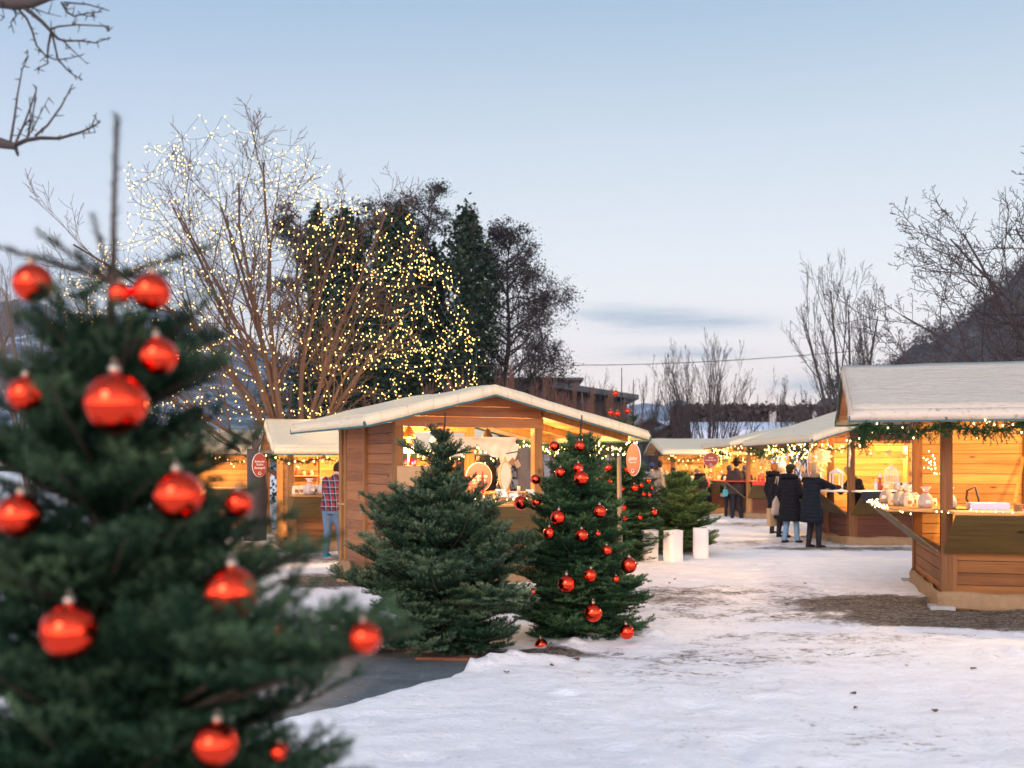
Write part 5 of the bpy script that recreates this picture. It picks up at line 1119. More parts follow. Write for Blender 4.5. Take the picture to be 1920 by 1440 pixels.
# D goods
scatter(['figurine', 'wooden_house', 'candle', 'jar', 'paper_star'][:4], D_, (-.3, -.5, 1.2), (-.3, -3.6, 1.2), 14, (.14, .05), 'on the front table of the black-cloth stall', 5, 1, 1.5)
scatter(['jar', 'wooden_house', 'basket', 'candle'], D_, (.2, .3, 1.2), (2.6, .3, 1.2), 9, (.05, .12), 'on the left table of the black-cloth stall', 6, 1., 1.4)
put('dispenser', D_, (-.38, -.42, 1.2), '', 1.15, label='white pump bottle standing right of the post on the black-cloth table')
o = empty('birdcage', 'white wire birdcage on the front table of the black-cloth stall', 'birdcage', lpt(D_, (-.3, -.78, 1.2)))
mb = MB()
for k in range(14): a = k * 2 * math.pi / 14; mb.tube([(.14 * math.cos(a), .14 * math.sin(a), 0), (.14 * math.cos(a), .14 * math.sin(a), .34), (.11 * math.cos(a), .11 * math.sin(a), .44), (.01, 0, .52)], .005, 4)
mb.build('bars', WHITE, o); mb = MB()
for z in (.01, .17, .33): mb.tube([(.14 * math.cos(a), .14 * math.sin(a), z) for a in np.linspace(0, 6.283, 17)], .006, 4, cap=False)
mb.tube([(0, 0, .52), (0, 0, .56)], .006, 4); mb.build('hoops', WHITE, o)
for i, (p, lab) in enumerate((((-.2, .05, 1.95), 'large cream paper star hanging beside the front post of the black-cloth stall'), ((1.1, .2, 1.92), 'cream paper star hanging left of the middle post of the black-cloth stall'), ((.8, -1.9, 1.85), 'pale paper star hanging deep in the black-cloth stall'))):
    put('paper_star', D_, p, '', 1.15, R(-80) if i == 1 else R(-20), label=lab)
for i in range(7): put('wooden_star', D_, (.4 + .2 * (i % 3), -1.0 - i * .42, 2.0 - .08 * (i % 2)), 'hanging in the black-cloth stall', .9, R(90))
for i, (p, s_) in enumerate((((.5, .1, 1.2), 1.), ((1.6, .15, 1.2), 1.1))):     # white lanterns
    o = empty('lantern', ['white house-shaped lantern behind the fur-hooded shopper', 'white lantern box on the left table of the black-cloth stall'][i], 'lantern', lpt(D_, p)); o.scale = (s_,) * 3
    mb = MB()
    for sx in (-1, 1):
        for sy in (-1, 1): mb.box(sx * .10 - .012, sx * .10 + .012, sy * .10 - .012, sy * .10 + .012, 0, .34)
    mb.box(-.115, .115, -.115, .115, 0, .02); mb.box(-.115, .115, -.115, .115, .341, .36); mb.build('frame', WHITE, o)
    mb = MB(); mb.lathe([(.16, .361), (.02, .46)], 4); mb.build('roof', WHITE, o); mb = MB(); mb.lathe([(.03, .021), (.03, .10)], 10); mb.build('candle', LAMP, o)
# E, F goods
scatter(['figurine', 'jar', 'wooden_house', 'basket', 'box'], E_, (-.25, -.3, 1.22), (-.25, -2.8, 1.22), 18, (.2, .06), 'on the red-edged counter', 8, 1., 1.5)
scatter(['figurine', 'jar', 'candle'], E_, (.3, .3, 1.22), (2.6, .3, 1.22), 9, (.05, .15), 'on the left counter of the red-cloth stall', 9)
for i in range(9): put('wooden_star', E_, (-.3 + .5 * (i % 2), -.4 - i * .28, 1.85 - .13 * (i % 3)), 'hanging in the red-cloth stall', 1.3, R(90))
scatter(['jar', 'figurine', 'candle', 'basket', 'wooden_house', 'box'], F_, (.1, -.3, 1.19), (4.1, -.3, 1.19), 26, (.05, .2), 'on the green-edged counter of the farthest stall', 10, 1., 1.6)
for i in range(9): put('wooden_star', F_, (.4 + i * .42, .1, 1.72 - .1 * (i % 3)), 'hanging in the farthest stall', 1.3, 0)
# G goods
scatter(['gift_bag', 'gift_bag', 'basket', 'jar'], G_, (.1, -.25, 1.15), (1.2, -.25, 1.15), 9, (.03, .2), 'at the left stall, near its sign', 11, 1.3, 1.7)
scatter(['jar', 'bottle', 'gift_bag', 'candle'], G_, (1.3, -.25, 1.15), (3.8, -.25, 1.15), 20, (.03, .2), 'on the left stall counter beside the plaid-shirted man', 12, 1., 1.3)
# wreath-like bush in G
o = empty('hanging_bouquet', 'hanging bunch of green twigs under the garland of the left stall', 'bouquet', lpt(G_, (1.75, .3, 1.45)))
rs = np.random.RandomState(3); S0 = []; S1 = []
for k in range(160): d = rs.randn(3) * (.5, .5, .8); d /= np.linalg.norm(d); q = rs.randn(3) * (.06, .06, .12); S0.append(q); S1.append(q + d * .13)
needle_mesh('twigs', np.array(S0), np.array(S1), ND_YEL, o, 3, .014, 4, .03, .007, rs.rand(160)); mb = MB(); mb.tube([(0, 0, .1), (0, 0, .45)], .004, 4); mb.build('string', WHITE, o)
# B goods
scatter(['candle', 'jar', 'tin', 'wooden_house', 'box'], B, (-.2, -.5, 1.19), (-.2, -2.1, 1.19), 16, (.18, .05), 'on the front counter of the middle hut', 13, .9, 1.3)
scatter(['jar', 'bottle', 'candle', 'gift_bag'], B, (2.35, -.3, 1.14), (2.35, -2.0, 1.14), 10, (.08, .05), 'on the rear counter of the middle hut', 14, .9, 1.2)
scatter(['jar', 'figurine', 'box'], B, (.4, -2.5, 1.19), (2.2, -2.5, 1.19), 9, (.05, .15), 'on the right counter of the middle hut', 15, .9, 1.2)
for i, (x, y, z, w_, d_, h_, lab, mt) in enumerate(((.12, -.28, 1.44, .50, .30, .28, 'plain kraft cardboard box on top of a crate in the middle hut', KRAFT), (.12, -.26, 1.195, .44, .30, .235, 'pale wooden crate under the cardboard box in the middle hut', W_GREY))):
    o = empty('storage_box', lab, 'box', lpt(B, (x, y, z)), B.rotation_euler[2] + R(-90)); mb = MB(); mb.box(-w_ / 2, w_ / 2, -d_ / 2, d_ / 2, 0, h_); mb.build('box_body', mt, o, bevel=.004)
    mb = MB(); mb.box(-w_ / 2 + .01, w_ / 2 - .01, -d_ / 2 + .01, d_ / 2 - .01, h_ + .001, h_ + .006); mb.build('lid', mt, o)
    if i == 0:
        mb = MB(); mb.tube([(.05, -d_ / 2 - .003, .20), (.02, -d_ / 2 - .003, .21), (.01, -d_ / 2 - .003, .18), (.05, -d_ / 2 - .003, .175)], .004, 4); mb.build('stamp', BARK_D, o)
for i, y in enumerate((-.16, -.30)):
    o = empty('coffee_bag', '%s red and white packet with yellow top on the cardboard box' % ['left', 'right'][i], 'packet', lpt(B, (.10, y, 1.73)), B.rotation_euler[2] + R(-90)); o.rotation_euler[1] = .12
    mb = MB(); mb.box(-.045, .045, -.03, .03, .0, .10); mb.build('red_front', G_RED, o, bevel=.005); mb = MB(); mb.box(-.046, .046, -.031, .031, .101, .17); mb.build('yellow_top', GREENP, o); mb = MB(); mb.box(-.03, .0, -.033, -.031, .01, .05); mb.box(.008, .03, -.033, -.031, .02, .07); mb.build('white_print', WHITE, o)
o = empty('oval_mirror', 'pale oval wooden board with a pointed top on the hut counter', 'board', lpt(B, (-.15, -1.62, 1.36)), B.rotation_euler[2] + R(-70))
mb = MB(); n = 28; mb.prism([(.105 * math.cos(2 * math.pi * k / n), 0, .22 + .20 * math.sin(2 * math.pi * k / n)) for k in range(n)], (0, .02, 0)); mb.build('oval_face', CREAM, o)
mb = MB(); mb.tube([(.115 * math.cos(2 * math.pi * k / n), .01, .22 + .21 * math.sin(2 * math.pi * k / n)) for k in range(n + 1)], .016, 6, cap=False); mb.prism([(-.05, 0, .41), (.05, 0, .41), (0, 0, .50)], (0, .02, 0)); mb.build('frame', GOLD, o)
mb = MB(); mb.box(-.28, .28, -.10, .10, 1.34, 1.355, Matrix.Translation(Vector(lpt(B, (-.15, -1.7, 0)))) @ Matrix.Rotation(B.rotation_euler[2] + R(-90), 4, 'Z'))
for s_ in (-.22, .2): mb.box(s_, s_ + .02, -.08, .08, 1.191, 1.339, Matrix.Translation(Vector(lpt(B, (-.15, -1.7, 0)))) @ Matrix.Rotation(B.rotation_euler[2] + R(-90), 4, 'Z'))
tag(mb.build('display_bench', W_PAN), 'small wooden display bench on the middle hut counter', 'bench')
for i in range(4):
    e_ = put('candle' if i % 2 else 'bottle', B, (-.15 , -1.50 - i * .11, 1.356), '', .75, label='%s small bottle or candle on the little display bench' % ['first', 'second', 'third', 'fourth'][i])
o = empty('red_candle', 'tall red candle standing on the middle hut counter before the plum sign', 'candle', lpt(B, (-.1, -1.28, 1.19))); mb = MB(); mb.lathe([(.02, 0), (.028, .12), (.02, .20), (.024, .34), (.008, .46)], 10); mb.build('wax_body', RCL, o); mb = MB(); mb.lathe([(.05, -.001), (.05, .012)], 12); mb.build('holder', METAL, o)
# draped cloth under the hut roof
V = []; nx_ = 40; nz_ = 8
for k in range(nx_ + 1):
    t = k / nx_; y = -.62 - 1.35 * t; base_ = 2.14
    lobe = .10 + .20 * abs(math.sin(math.pi * (t * 1.9 + .05))) + (.26 if t > .78 else 0) * math.sin((t - .78) / .22 * math.pi)
    for j in range(nz_ + 1): V.append((.14 + .10 * math.sin(j / nz_ * math.pi) + .035 * math.sin(k * 1.3 + j * .5) * (j / nz_), y, base_ - lobe * j / nz_))
mb = MB(); mb.add([lpt(B, v) for v in V], [(k * (nz_ + 1) + j, (k + 1) * (nz_ + 1) + j, (k + 1) * (nz_ + 1) + j + 1, k * (nz_ + 1) + j + 1) for k in range(nx_) for j in range(nz_)], smooth=True)
LINEN = plain('linen', (.78, .68, .50), .8); N.t = LINEN.node_tree; o = mb.build('draped_cloth', LINEN); s_ = o.modifiers.new('t', 'SOLIDIFY'); s_.thickness = .006; tag(o, 'cream cloth draped in swags under the front beam of the middle hut', 'cloth')
o = empty('hanging_cards', 'small cards and hearts hanging from a stick in the middle hut', 'decoration', lpt(B, (.0, -1.80, 1.90)), B.rotation_euler[2] + R(-90))
mb = MB(); mb.tube([(-.10, 0, 0), (.10, 0, .03)], .010, 6); mb.build('stick', BARK, o)
for i, (x, z, a) in enumerate(((-.09, -.14, .1), (-.01, -.12, .8), (.07, -.15, -.5))):
    mb = MB(); mb.box(-.04, .04, -.004, .004, -.05, .05, Matrix.Translation((x, -.01 - i * .01, z)) @ Matrix.Rotation(a, 4, 'Y')); mb.tube([(x, -.01, z + .03), (x * .8, 0, 0)], .002, 3); mb.build('card', [CREAM, TEA, KRAFT][i], o)
# bright paper lampshade in B
o = empty('lampshade', 'bright white glowing lampshade left inside the middle hut', 'lamp', lpt(B, (.55, -.42, 1.78)), 0); mb = MB(); mb.lathe([(.085, 0), (.075, .22)], 16); mb.build('shade', emis('glowing_shade', (1, .82, .55), 3.), o); mb = MB(); mb.tube([(0, 0, .22), (0, 0, .5)], .005, 4); mb.build('cord', BARK_D, o)
# glowing paper lanterns on the snow
PAP, b = newmat('lantern_paper'); setc(b, (.84, .83, .86), .8); b.inputs['Transmission Weight'].default_value = 0
tr_ = node('ShaderNodeBsdfTranslucent'); tr_.inputs[0].default_value = (.85, .82, .82, 1); mx = node('ShaderNodeMixShader'); mx.inputs[0].default_value = .35; outn = [n for n in N.t.nodes if n.type == 'OUTPUT_MATERIAL'][0]
link(b.outputs[0], mx.inputs[1]); link(tr_.outputs[0], mx.inputs[2]); link(mx.outputs[0], outn.inputs[0])
lp = None
for i, (px, py, hh) in enumerate(((1218, 1055, 58), (1262, 1056, 58), (1314, 1050, 57))):
    g = gp(px, py); lab = ['glowing white paper lantern on the snow, left of three', 'glowing white paper lantern on the snow, middle of three', 'glowing white paper lantern on the snow, standing apart at the right'][i]
    o = empty('paper_lantern', lab, 'lantern', (g.x, g.y, .03), [.15, .5, -.2][i], 'paper lanterns on the snow')
    mb = MB(); V = []; n = 32
    for z in np.linspace(0, .55, 7):
        for k in range(n):
            a = 2 * math.pi * k / n; r_ = .150 / (abs(math.cos(a)) ** 6 + abs(math.sin(a)) ** 6) ** (1 / 6.) * .92 + .003 * math.sin(5 * a + z * 9); V.append((r_ * math.cos(a) * 1., r_ * math.sin(a), z + (.008 * math.sin(2 * a + i) if z > .5 else 0)))
    mb.add(V, [(l * n + k, l * n + (k + 1) % n, (l + 1) * n + (k + 1) % n, (l + 1) * n + k) for l in range(6) for k in range(n)], smooth=True); mb.build('paper_bag', PAP, o)
    mb = MB(); mb.lathe([(.03, .01), (.03, .06), (.01, .065)], 10); mb.build('candle', WAX, o); mb = MB(); mb.lathe([(.003, .065), (.009, .08), (.001, .10)], 8); mb.build('flame', emis('flame', (1, .5, .15), 30), o)
    ld = bpy.data.lights.new('candle_light', 'POINT'); ld.energy = .9; ld.color = (1, .50, .20); ld.shadow_soft_size = .03; lo = bpy.data.objects.new('candle_light', ld); COL.objects.link(lo); lo.location = (g.x, g.y, .16)
# stone and plank at the foot of the undecorated fir
g = gp(812, 1222); mb = MB(); mb.ball((0, 0, .06), .15, .11, .10, n=20, m=12); o = mb.build('stone', plain('boulder', (.36, .25, .20), .9, 0, .35, 9, .01)); o.location = (g.x, g.y, 0); tag(o, 'rounded reddish stone at the foot of the undecorated fir', 'stone')
g = gp(835, 1238); mb = MB(); mb.box(-.26, .28, -.07, .09, .006, .035); o = mb.build('rusty_plate', plain('rust', (.15, .055, .025), .8, 0, .4, 14), None, bevel=.004); o.location = g; o.rotation_euler = (0, 0, -.12); tag(o, 'rusty brown plate under the stone on the ribbed path', 'plate')
g = gp(1290, 1038); mb = MB(); mb.ball((0, 0, .05), .16, .12, .08, n=16, m=9); o = mb.build('stone', plain('boulder_brown', (.20, .13, .09), .9, 0, .35, 9, .01)); o.location = (g.x + .02, g.y, .02); tag(o, 'brown stone between the paper lanterns', 'stone')
g = gp(650, 1092); mb = MB(); mb.prism([(-.16, -.12, 0), (.12, -.12, 0), (.02, .05, .30), (-.10, .05, .32)], (.03, .15, 0)); o = mb.build('canvas_wedge', BURLAP, None, bevel=.015); o.location = g + Vector((.0, .1, 0)); tag(o, 'folded burlap bundle against the left corner post of the middle hut', 'burlap')
# grey stake between firs
p = at(1163, 17.4, 850); o = empty('wooden_stake', 'pale grey stake standing among the decorated firs', 'stake', (p.x, 17.4, 0)); mb = MB(); mb.tube([(0, 0, 0), (-.02, 0, p.z)], [.045, .035], 8); mb.build('shaft', plain('stake_wood', (.20, .16, .13), .8), o)
# ------------------------------------------------------------------ people
def cloth(name, c, quilt=0, rough=.75):
    m, b = newmat(name); o = objco(); n = noise(o, 9, 4)
    setc(b, mixc(n, (c[0] * .75, c[1] * .75, c[2] * .75), (c[0] * 1.25, c[1] * 1.25, c[2] * 1.25)), rough, 0, .12)
    if quilt:
        x, y, z = xyz(o); h = (z * quilt + noise(o, 4, 3) * 3.).m('SINE').m('ABSOLUTE').m('POWER', .5) + noise(o, 22, 3) * .5; bump(b, h, .020, .75)
    else: bump(b, noise(mapping(o, (1, 1, .5)), 9, 4, .6), .02, .6)
    return m
SKIN = plain('skin', (.55, .33, .24), .55, 0, .06)
NAVY = cloth('black_navy_quilt', (.007, .010, .018), 42); BLK = cloth('black_fabric', (.007, .007, .010)); BLKQ = cloth('black_quilt', (.007, .007, .011), 38)
BRNQ = cloth('brown_quilt', (.050, .036, .036), 36); JEAN = cloth('blue_jeans', (.10, .17, .28)); JEANL = cloth('light_jeans', (.16, .27, .40)); DKT = cloth('dark_trousers', (.018, .020, .030))
LEATH = cloth('black_leather', (.012, .010, .010), 0, .35); TEAL = cloth('teal_shoes', (.01, .22, .32)); WOOLW = cloth('white_wool', (.72, .68, .60)); WOOLG = cloth('grey_wool', (.30, .27, .20)); WOOLK = cloth('black_wool', (.014, .016, .014)); WOOLB = cloth('blue_wool', (.03, .05, .16))
HAIRD = cloth('dark_hair', (.022, .014, .010)); HAIRB = cloth('blond_hair', (.42, .30, .18)); HAIRO = cloth('auburn_hair', (.30, .11, .04)); FUR = cloth('fur_trim', (.26, .17, .12)); GREYC = cloth('grey_coat', (.20, .17, .16))
PLAID, b = newmat('plaid_flannel'); o = objco(); x, y, z = xyz(o)
def band(s_, f, ph, w_): return (s_ * f + ph).m('FRACT').step(w_, w_ + .04) * -1 + 1
xs_ = x + y * .8
c = mixc(band(xs_, 9., .0, .50), (.26, .015, .013), (.008, .012, .035)); c = mixc(band(z, 9., .2, .50) * .8, c, (.008, .012, .035)); c = mixc(band(xs_, 9., .62, .05) * .7, c, (.42, .44, .52)); c = mixc(band(z, 9., .8, .05) * .7, c, (.42, .42, .50))
setc(b, c, .85)
def person(label, base, face, h=1.7, lean=0., head=0., armL=None, armR=None, feet=((-.10, 0), (.10, .02)), top=None, topm=BLK, hem=.80, hemr=.19, legm=DKT, shoem=LEATH, hair=None, hairm=HAIRD, hat=None, hatm=WOOLK, boots=False, hood=False, slim=1., group='people at the market', headturn=0.):
    s = h / 1.7; f = Vector((face[0], face[1], 0)).normalized(); rz = math.atan2(f.y, f.x) - math.pi / 2
    root = empty('person', label, 'person', base, rz, group); root.scale = (s, s, s)
    sp = Vector((0, math.sin(lean), math.cos(lean))); hip = Vector((0, -.10 * math.sin(lean), .90)); ch = hip + sp * .36; sh = hip + sp * .50; nk = hip + sp * .56
    hd = Vector((0, math.sin(lean + head), math.cos(lean + head))); hc = nk + hd * .155
    HM = Matrix.Rotation(headturn, 3, 'Z') @ Matrix.Rotation(-(lean + head), 3, 'X')
    A = {}
    for k, sg, a in (('L', -1, armL), ('R', 1, armR)):
        S = sh + Vector((sg * .175 * slim, 0, -.02)); el, ha = a or ((sg * .25, -.02, sh.z - .32), (sg * .24, .08, sh.z - .56)); A[k] = (S, Vector(el), Vector(ha))
    b_ = MB()
    b_.tube([hip - Vector((0, 0, .08)), hip, hip + sp * .2, ch, sh, nk, nk + hd * .06], [.10, .14, .12, .14, .13, .055, .05], 14, [.08, .10, .09, .10, .09, .05, .05], xref=(1, 0, 0))
    b_.ball(hc, .074, .092, .112, M=HM); b_.ball(hc + HM @ Vector((0, .088, -.01)), .013, .018, .022, M=HM, n=8, m=6); b_.ball(hc + HM @ Vector((0, .055, -.075)), .042, .038, .035, M=HM, n=10, m=6)
    for sg in (-1, 1): b_.ball(hc + HM @ Vector((sg * .077, .0, -.01)), .012, .020, .030, M=HM, n=8, m=6)
    for k in 'LR':
        S, el, ha = A[k]; b_.cap(S, el, .045, .036); b_.cap(el, ha, .036, .026); d = (ha - el).normalized(); sg = -1 if k == 'L' else 1
        sd = d.cross(Vector((0, 0, 1))); sd = (sd if sd.length > .1 else Vector((1, 0, 0))).normalized(); up = sd.cross(d).normalized()
        pm = ha + d * .05; b_.ball(pm, .030, .040, .018, M=Matrix((sd, d, up)).transposed(), n=10, m=6)
        for q in range(4):
            r0 = pm + d * .030 + sd * (q - 1.5) * .017; L_ = (.055, .068, .064, .05)[q]; m1 = r0 + d * L_ * .55 - up * .008; b_.cap(r0, m1, .0085, .008, 6); b_.cap(m1, m1 + (d * .7 - up * .7).normalized() * L_ * .5, .008, .007, 6)
        r0 = pm - d * .02 + sd * .03 * -sg; b_.cap(r0, r0 + (d + sd * -sg * .7).normalized() * .05, .010, .008, 6)
    for sg, ft_ in zip((-1, 1), feet):
        an = Vector((ft_[0], ft_[1], .09)); kn = Vector((sg * .09, (ft_[1] + hip.y) / 2 + .05, .49)); hp = hip + Vector((sg * .085, 0, -.02)); b_.cap(hp, kn, .075, .052); b_.cap(kn, an, .052, .036)
        if sg == -1: K = [(hp, kn, an)]
        else: K.append((hp, kn, an))
    b_.build('body', SKIN, root, remesh=.0115)
    t = MB(); t.tube([hip + sp * .12, hip, hip - Vector((0, 0, .12))], [.15, .165, .12], 14, [.11, .12, .10], xref=(1, 0, 0))
    for hp, kn, an in K: t.tube([hp, hp.lerp(kn, .5), kn, kn.lerp(an, .5), an - Vector((0, 0, .02))], [.098, .085, .070, .062, .055 if not boots else .045], 12)
    t.build('trousers', legm, root, remesh=.016)
    for hp, kn, an in K:
        q = MB(); q.ball(an + Vector((0, .055, -.045)), .047, .135, .048); q.cap(an - Vector((0, 0, .03)), an + Vector((0, 0, .02 if not boots else .0)), .05, .052)
        if boots: q.cap(an, kn - Vector((0, 0, .06)), .054, .066)
        q.box(an.x - .043, an.x + .043, an.y - .06, an.y + .175, .003, .022); q.build('boot' if boots else 'shoe', shoem, root, remesh=.012)
    c = MB(); low = Vector((0, hip.y * .6, hem)); mid = hip + sp * .05
    pts = [low, low.lerp(mid, .5), mid, hip + sp * .22, ch, sh - sp * .02, nk - sp * .01, nk + hd * .035]; rr = [hemr * slim, hemr * .98 * slim, .195 * slim, .175 * slim, .195 * slim, .185 * slim, .085, .068]; ry = [hemr * .82, hemr * .80, .155, .14, .145, .12, .08, .068]
    c.tube(pts, rr, 20, ry, xref=(1, 0, 0))
    for k in 'LR':
        S, el, ha = A[k]; c.cap(S, el, .082, .064, 12); c.cap(el, ha - (ha - el).normalized() * .02, .064, .048, 12)
    c.build('jacket' if hem > .7 else 'coat', topm, root, remesh=.014)
    if hood:
        q = MB(); q.tube([nk + hd * .02 + Vector((.17 * math.sin(a), -.03 - .11 * math.cos(a), .015 * math.cos(a))) for a in np.linspace(-2.3, 2.3, 14)], .055, 10); q.build('fur_collar' if hood == 'fur' else 'hood', FUR if hood == 'fur' else topm, root, remesh=.012)
    if True:
        q = MB(); q.ball(hc + HM @ Vector((0, -.022, .018)), .088, .092, .112, M=HM)
        if hair == 'long': q.ball(hc + HM @ Vector((0, -.065, -.10)), .085, .050, .12, M=HM)
        if hair == 'bun': q.ball(hc + HM @ Vector((0, -.10, .07)), .045)
        q.build('hair', hairm, root, remesh=.010)
    if hat:
        q = MB()
        if hat in ('beanie', 'pompom'): q.ball(hc + HM @ Vector((0, -.012, .055)), .094, .108, .10, M=HM)
        if hat == 'pompom': q.ball(hc + HM @ Vector((0, -.02, .12)), .075, .08, .07, M=HM)
        if hat == 'beret': q.ball(hc + HM @ Vector((.0, -.0, .075)), .115, .135, .062, M=Matrix.Rotation(.25, 3, 'X') @ HM)
        q2 = q.build('hat', hatm, root, remesh=.010)
        if hat == 'pompom': p2 = MB(); p2.ball(hc + HM @ Vector((0, -.03, .215)), .042); p2.build('pompom', hatm, root)
        if hat == 'brim':
            bpy.data.objects.remove(q2); q = MB(); q.lathe([(.165, 0), (.17, .008), (.10, .02), (.098, .09), (.085, .12), (.03, .125)], 20); o = q.build('hat', hatm, root); o.location = hc + HM @ Vector((0, 0, .045)); o.rotation_euler = (-(lean + head), 0, 0)
    e_ = MB()
    for sg in (-1, 1): e_.ball(hc + HM @ Vector((sg * .030, .083, .012)), .009, n=8, m=6)
    e_.build('eyes', LEATH, root); q = MB(); q.ball(hc + HM @ Vector((0, .089, -.052)), .022, .006, .006, M=HM, n=8, m=5); q.build('mouth', plain('lips', (.35, .12, .10), .6), root)
    return root
def gpt(px, py): g = gp(px, py); return (g.x, g.y, 0)
person('man in a plaid shirt, jeans and teal shoes bending over the left stall counter', gpt(623, 1047), (.30, 1), 1.80, lean=.34, head=.25, armL=((-.27, .26, 1.16), (-.12, .46, 1.14)), armR=((.27, .28, 1.14), (.15, .50, 1.14)), feet=((-.10, -.06), (.10, .14)), topm=PLAID, hem=.84, hemr=.20, legm=JEAN, shoem=TEAL, hairm=HAIRD, slim=1.05)
person('man in a quilted brown jacket and dark brimmed hat seen from behind', gpt(1381, 974), (.15, 1), 1.84, head=.25, armL=((-.27, .02, 1.10), (-.25, .10, .86)), armR=((.28, .06, 1.08), (.16, .28, 1.06)), feet=((-.12, 0), (.13, .02)), topm=BRNQ, hem=.74, hemr=.215, hat='brim', hatm=WOOLK, slim=1.12)
p_ = person('dark-dressed shopper half hidden to the right of the man in the brown jacket', gpt(1397, 971), (.6, 1), 1.66, topm=BLK, hem=.70, hatm=WOOLB, hat='beanie')
person('shopper in a blue knitted hat half hidden behind the man in brown', (at(1367, 35., 900).x, 35., 0), (.0, 1), 1.66, topm=BLK, hem=.76, hat='beanie', hatm=WOOLB)
person('woman in a black hooded coat with red shoulder strap bending over the green-edged counter', (at(1322, 35.2, 900).x, 35.2, 0), (-.55, .8), 1.70, lean=.55, head=.35, armL=((-.25, .35, 1.02), (-.15, .5, 1.0)), armR=((.25, .36, 1.02), (.12, .52, 1.0)), topm=BLK, hem=.50, hemr=.22, hair='short', hairm=cloth('grey_brown_hair', (.16, .11, .08)), hood=True)
person('woman in a white pompom hat and black coat amid the group of three', gpt(1466, 1010), (.8, .6), 1.72, head=.1, topm=BLKQ, hem=.46, hemr=.20, legm=DKT, hat='pompom', hatm=WOOLW, hair='short', hairm=HAIRB)
person('person in black beret, long coat and light jeans, front of the group of three', gpt(1481, 1020), (.75, .65), 1.70, head=.12, armL=((-.26, -.05, 1.12), (-.24, .05, .88)), armR=((.26, .04, 1.12), (.12, .22, 1.02)), feet=((-.12, -.05), (.13, .10)), topm=BLKQ, hem=.50, hemr=.23, legm=JEANL, shoem=LEATH, hat='beret', hatm=WOOLK, hair='short', slim=1.15, hood=True)
person('auburn-haired person in a black puffer coat at the back of the group of three', gpt(1453, 1003), (.8, .6), 1.74, topm=BLKQ, hem=.55, hemr=.19, hair='short', hairm=HAIRO, hood=True)
lady = person('blond woman in a long navy quilted coat with fur-trimmed hood reaching over the black table', gpt(1522, 1030), (.90, .42), 1.74, head=.12, armL=((-.24, .22, 1.24), (-.16, .50, 1.24)), armR=((.22, .34, 1.25), (.06, .66, 1.24)), feet=((-.10, 0), (.09, .10)), topm=NAVY, hem=.54, hemr=.235, legm=DKT, shoem=LEATH, boots=True, hair='short', hairm=HAIRB, hood='fur', slim=1.12)
person('stallholder in a grey knitted hat and dark jacket leaning over the black-cloth table', tuple(lpt(D_, (.85, -.55, 0))), (-1, -.25), 1.72, lean=.35, head=.30, armL=((-.24, .30, 1.12), (-.14, .52, 1.22)), armR=((.24, .32, 1.12), (.14, .56, 1.22)), topm=BLK, hem=.80, hat='beanie', hatm=WOOLG, hair='short')
person('left one of a couple in dark hats standing beyond the squat fir', (at(1222, 37, 900).x, 37, 0), (.1, 1), 1.74, topm=GREYC, hem=.6, legm=DKT, hat='beanie', hatm=WOOLB)
person('right one of a couple in dark hats standing beyond the squat fir', (at(1238, 37.6, 900).x, 37.6, 0), (.3, 1), 1.80, topm=GREYC, hem=.55, legm=GREYC, hat='beanie', hatm=WOOLK)
person('shopper in a dark coat and blue scarf at the left end of the farthest stall', (at(1263, 35.6, 900).x, 35.6, 0), (.6, -.7), 1.58, topm=BLK, hem=.55, hat='beanie', hatm=WOOLK, hood=True)
person('dark-haired person seen through the middle hut, left of its rear post', (at(921, 19.3, 900).x, 19.3, 0), (-.2, 1), 1.70, topm=BLK, hem=.7, hair='long')
person('person in a black jacket seen through the middle hut, right of its rear post', (at(948, 19.8, 900).x, 19.8, 0), (-.7, -.5), 1.70, lean=.12, head=.2, topm=BLK, hem=.7, hair='short', hairm=cloth('fair_hair', (.30, .22, .16)), slim=1.15)
person('stallholder with a ruddy face behind the counter of the left stall', tuple(lpt(G_, (2.15, .9, 0))), (.0, -1), 1.66, topm=cloth('red_jumper', (.30, .03, .03)), hem=.8, hairm=HAIRD)
# bags
def wpt(b_, fx, dx, dy, z): f = Vector((fx[0], fx[1], 0)).normalized(); r_ = Vector((f.y, -f.x, 0)); return Vector(b_) + r_ * dx + f * dy + Vector((0, 0, z))
bp = gpt(1481, 1020); fx = (.75, .65)
o = empty('tote_bag', 'beige cloth tote hanging on the shoulder of the person in the black beret', 'bag', wpt(bp, fx, -.33, .0, .62), math.atan2(.65, .75) - .3)
BEI = cloth('beige_cloth', (.40, .30, .25)); mb = MB(); mb.tube([(0, 0, 0), (0, 0, .05), (0, 0, .30), (0, 0, .42)], [.16, .17, .12, .04], 14, [.045, .06, .05, .02], xref=(1, 0, 0)); mb.build('bag_body', BEI, o)
mb = MB(); mb.tube([(0, 0, .40), (.02, .0, .60), (.06, .04, .84), (.08, .12, .85), (.06, .14, .7)], .014, 6); mb.build('strap', BEI, o)
o = empty('paper_bag', 'large brown paper carrier bag held low beside the group of three', 'bag', wpt(gpt(1466, 1010), (.8, .6), -.26, .12, .28), .25)
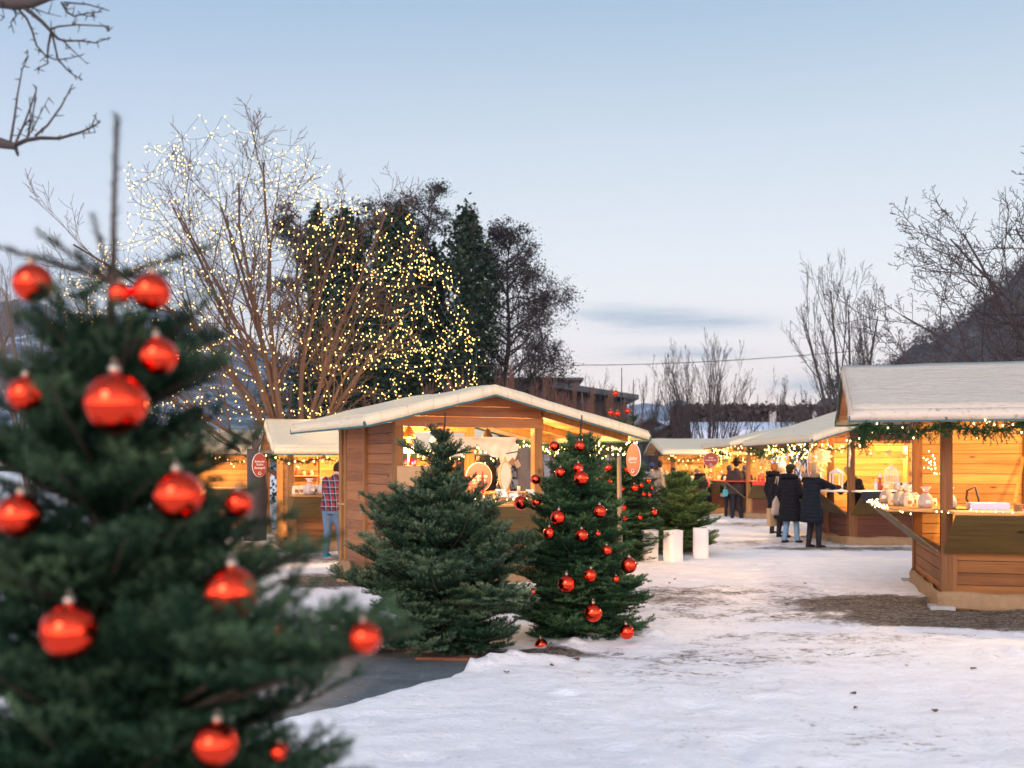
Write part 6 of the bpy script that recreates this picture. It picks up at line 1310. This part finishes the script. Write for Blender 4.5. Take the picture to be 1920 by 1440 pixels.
mb = MB(); mb.prism([(-.20, -.08, 0), (.20, -.08, 0), (.21, -.075, .42), (-.21, -.075, .42)], (0, .16, 0)); mb.build('bag_body', KRAFT, o)
for y in (-.06, .06): mb = MB(); mb.tube([(-.08, y, .42), (-.07, y, .52), (.07, y, .52), (.08, y, .42)], .008, 5); mb.build('handle', KRAFT, o)
mb = MB(); mb.prism([(.05, -.085, .20), (.20, -.085, .24), (.20, -.085, .42), (.02, -.085, .42)], (0, .003, 0)); mb.build('yellow_print', plain('yellow_paper', (.60, .45, .12), .8), o)
bp = gpt(1381, 974); o = empty('carrier_bag', 'small turquoise bag in the left hand of the man in the brown jacket', 'bag', wpt(bp, (.15, 1), -.36, .05, .72), .3); mb = MB(); mb.prism([(-.07, -.03, 0), (.08, -.03, .02), (.10, -.03, .24), (-.05, -.03, .22)], (0, .06, 0)); mb.build('bag_body', plain('turquoise', (.08, .45, .50), .6), o); mb = MB(); mb.tube([(-.03, 0, .22), (.03, 0, .32), (.07, 0, .22)], .006, 5); mb.build('handle', WHITE, o)
mb = MB(); bq = (at(1322, 35.2, 900).x, 35.2, 0); a_ = wpt(bq, (-.55, .8), .10, .02, 1.02) ; 
f = Vector((-.55, .8, 0)).normalized()
P = [wpt(bq, (-.55, .8), .16, .30, 1.42), wpt(bq, (-.55, .8), .17, .12, 1.30), wpt(bq, (-.55, .8), .10, -.10, 1.12), wpt(bq, (-.55, .8), .0, -.16, .98)]
mb.tube(P, .022, 6); tag(mb.build('shoulder_strap', plain('coral_strap', (.75, .10, .06), .6)), 'coral red strap across the back of the bending woman', 'strap')

# ------------------------------------------------------------------ air
mb = MB(); mb.box(-1300, 1300, -61, 1860, -8, 185)
m = bpy.data.materials.new('haze_air'); m.use_nodes = True; N.t = m.node_tree; N.t.nodes.clear()
v = node('ShaderNodeVolumePrincipled'); v.inputs['Color'].default_value = (.70, .82, 1., 1); v.inputs['Density'].default_value = .00030; v.inputs['Anisotropy'].default_value = .2
o_ = node('ShaderNodeOutputMaterial'); link(v.outputs[0], o_.inputs['Volume'])
tag(mb.build('haze', m), kind='stuff')
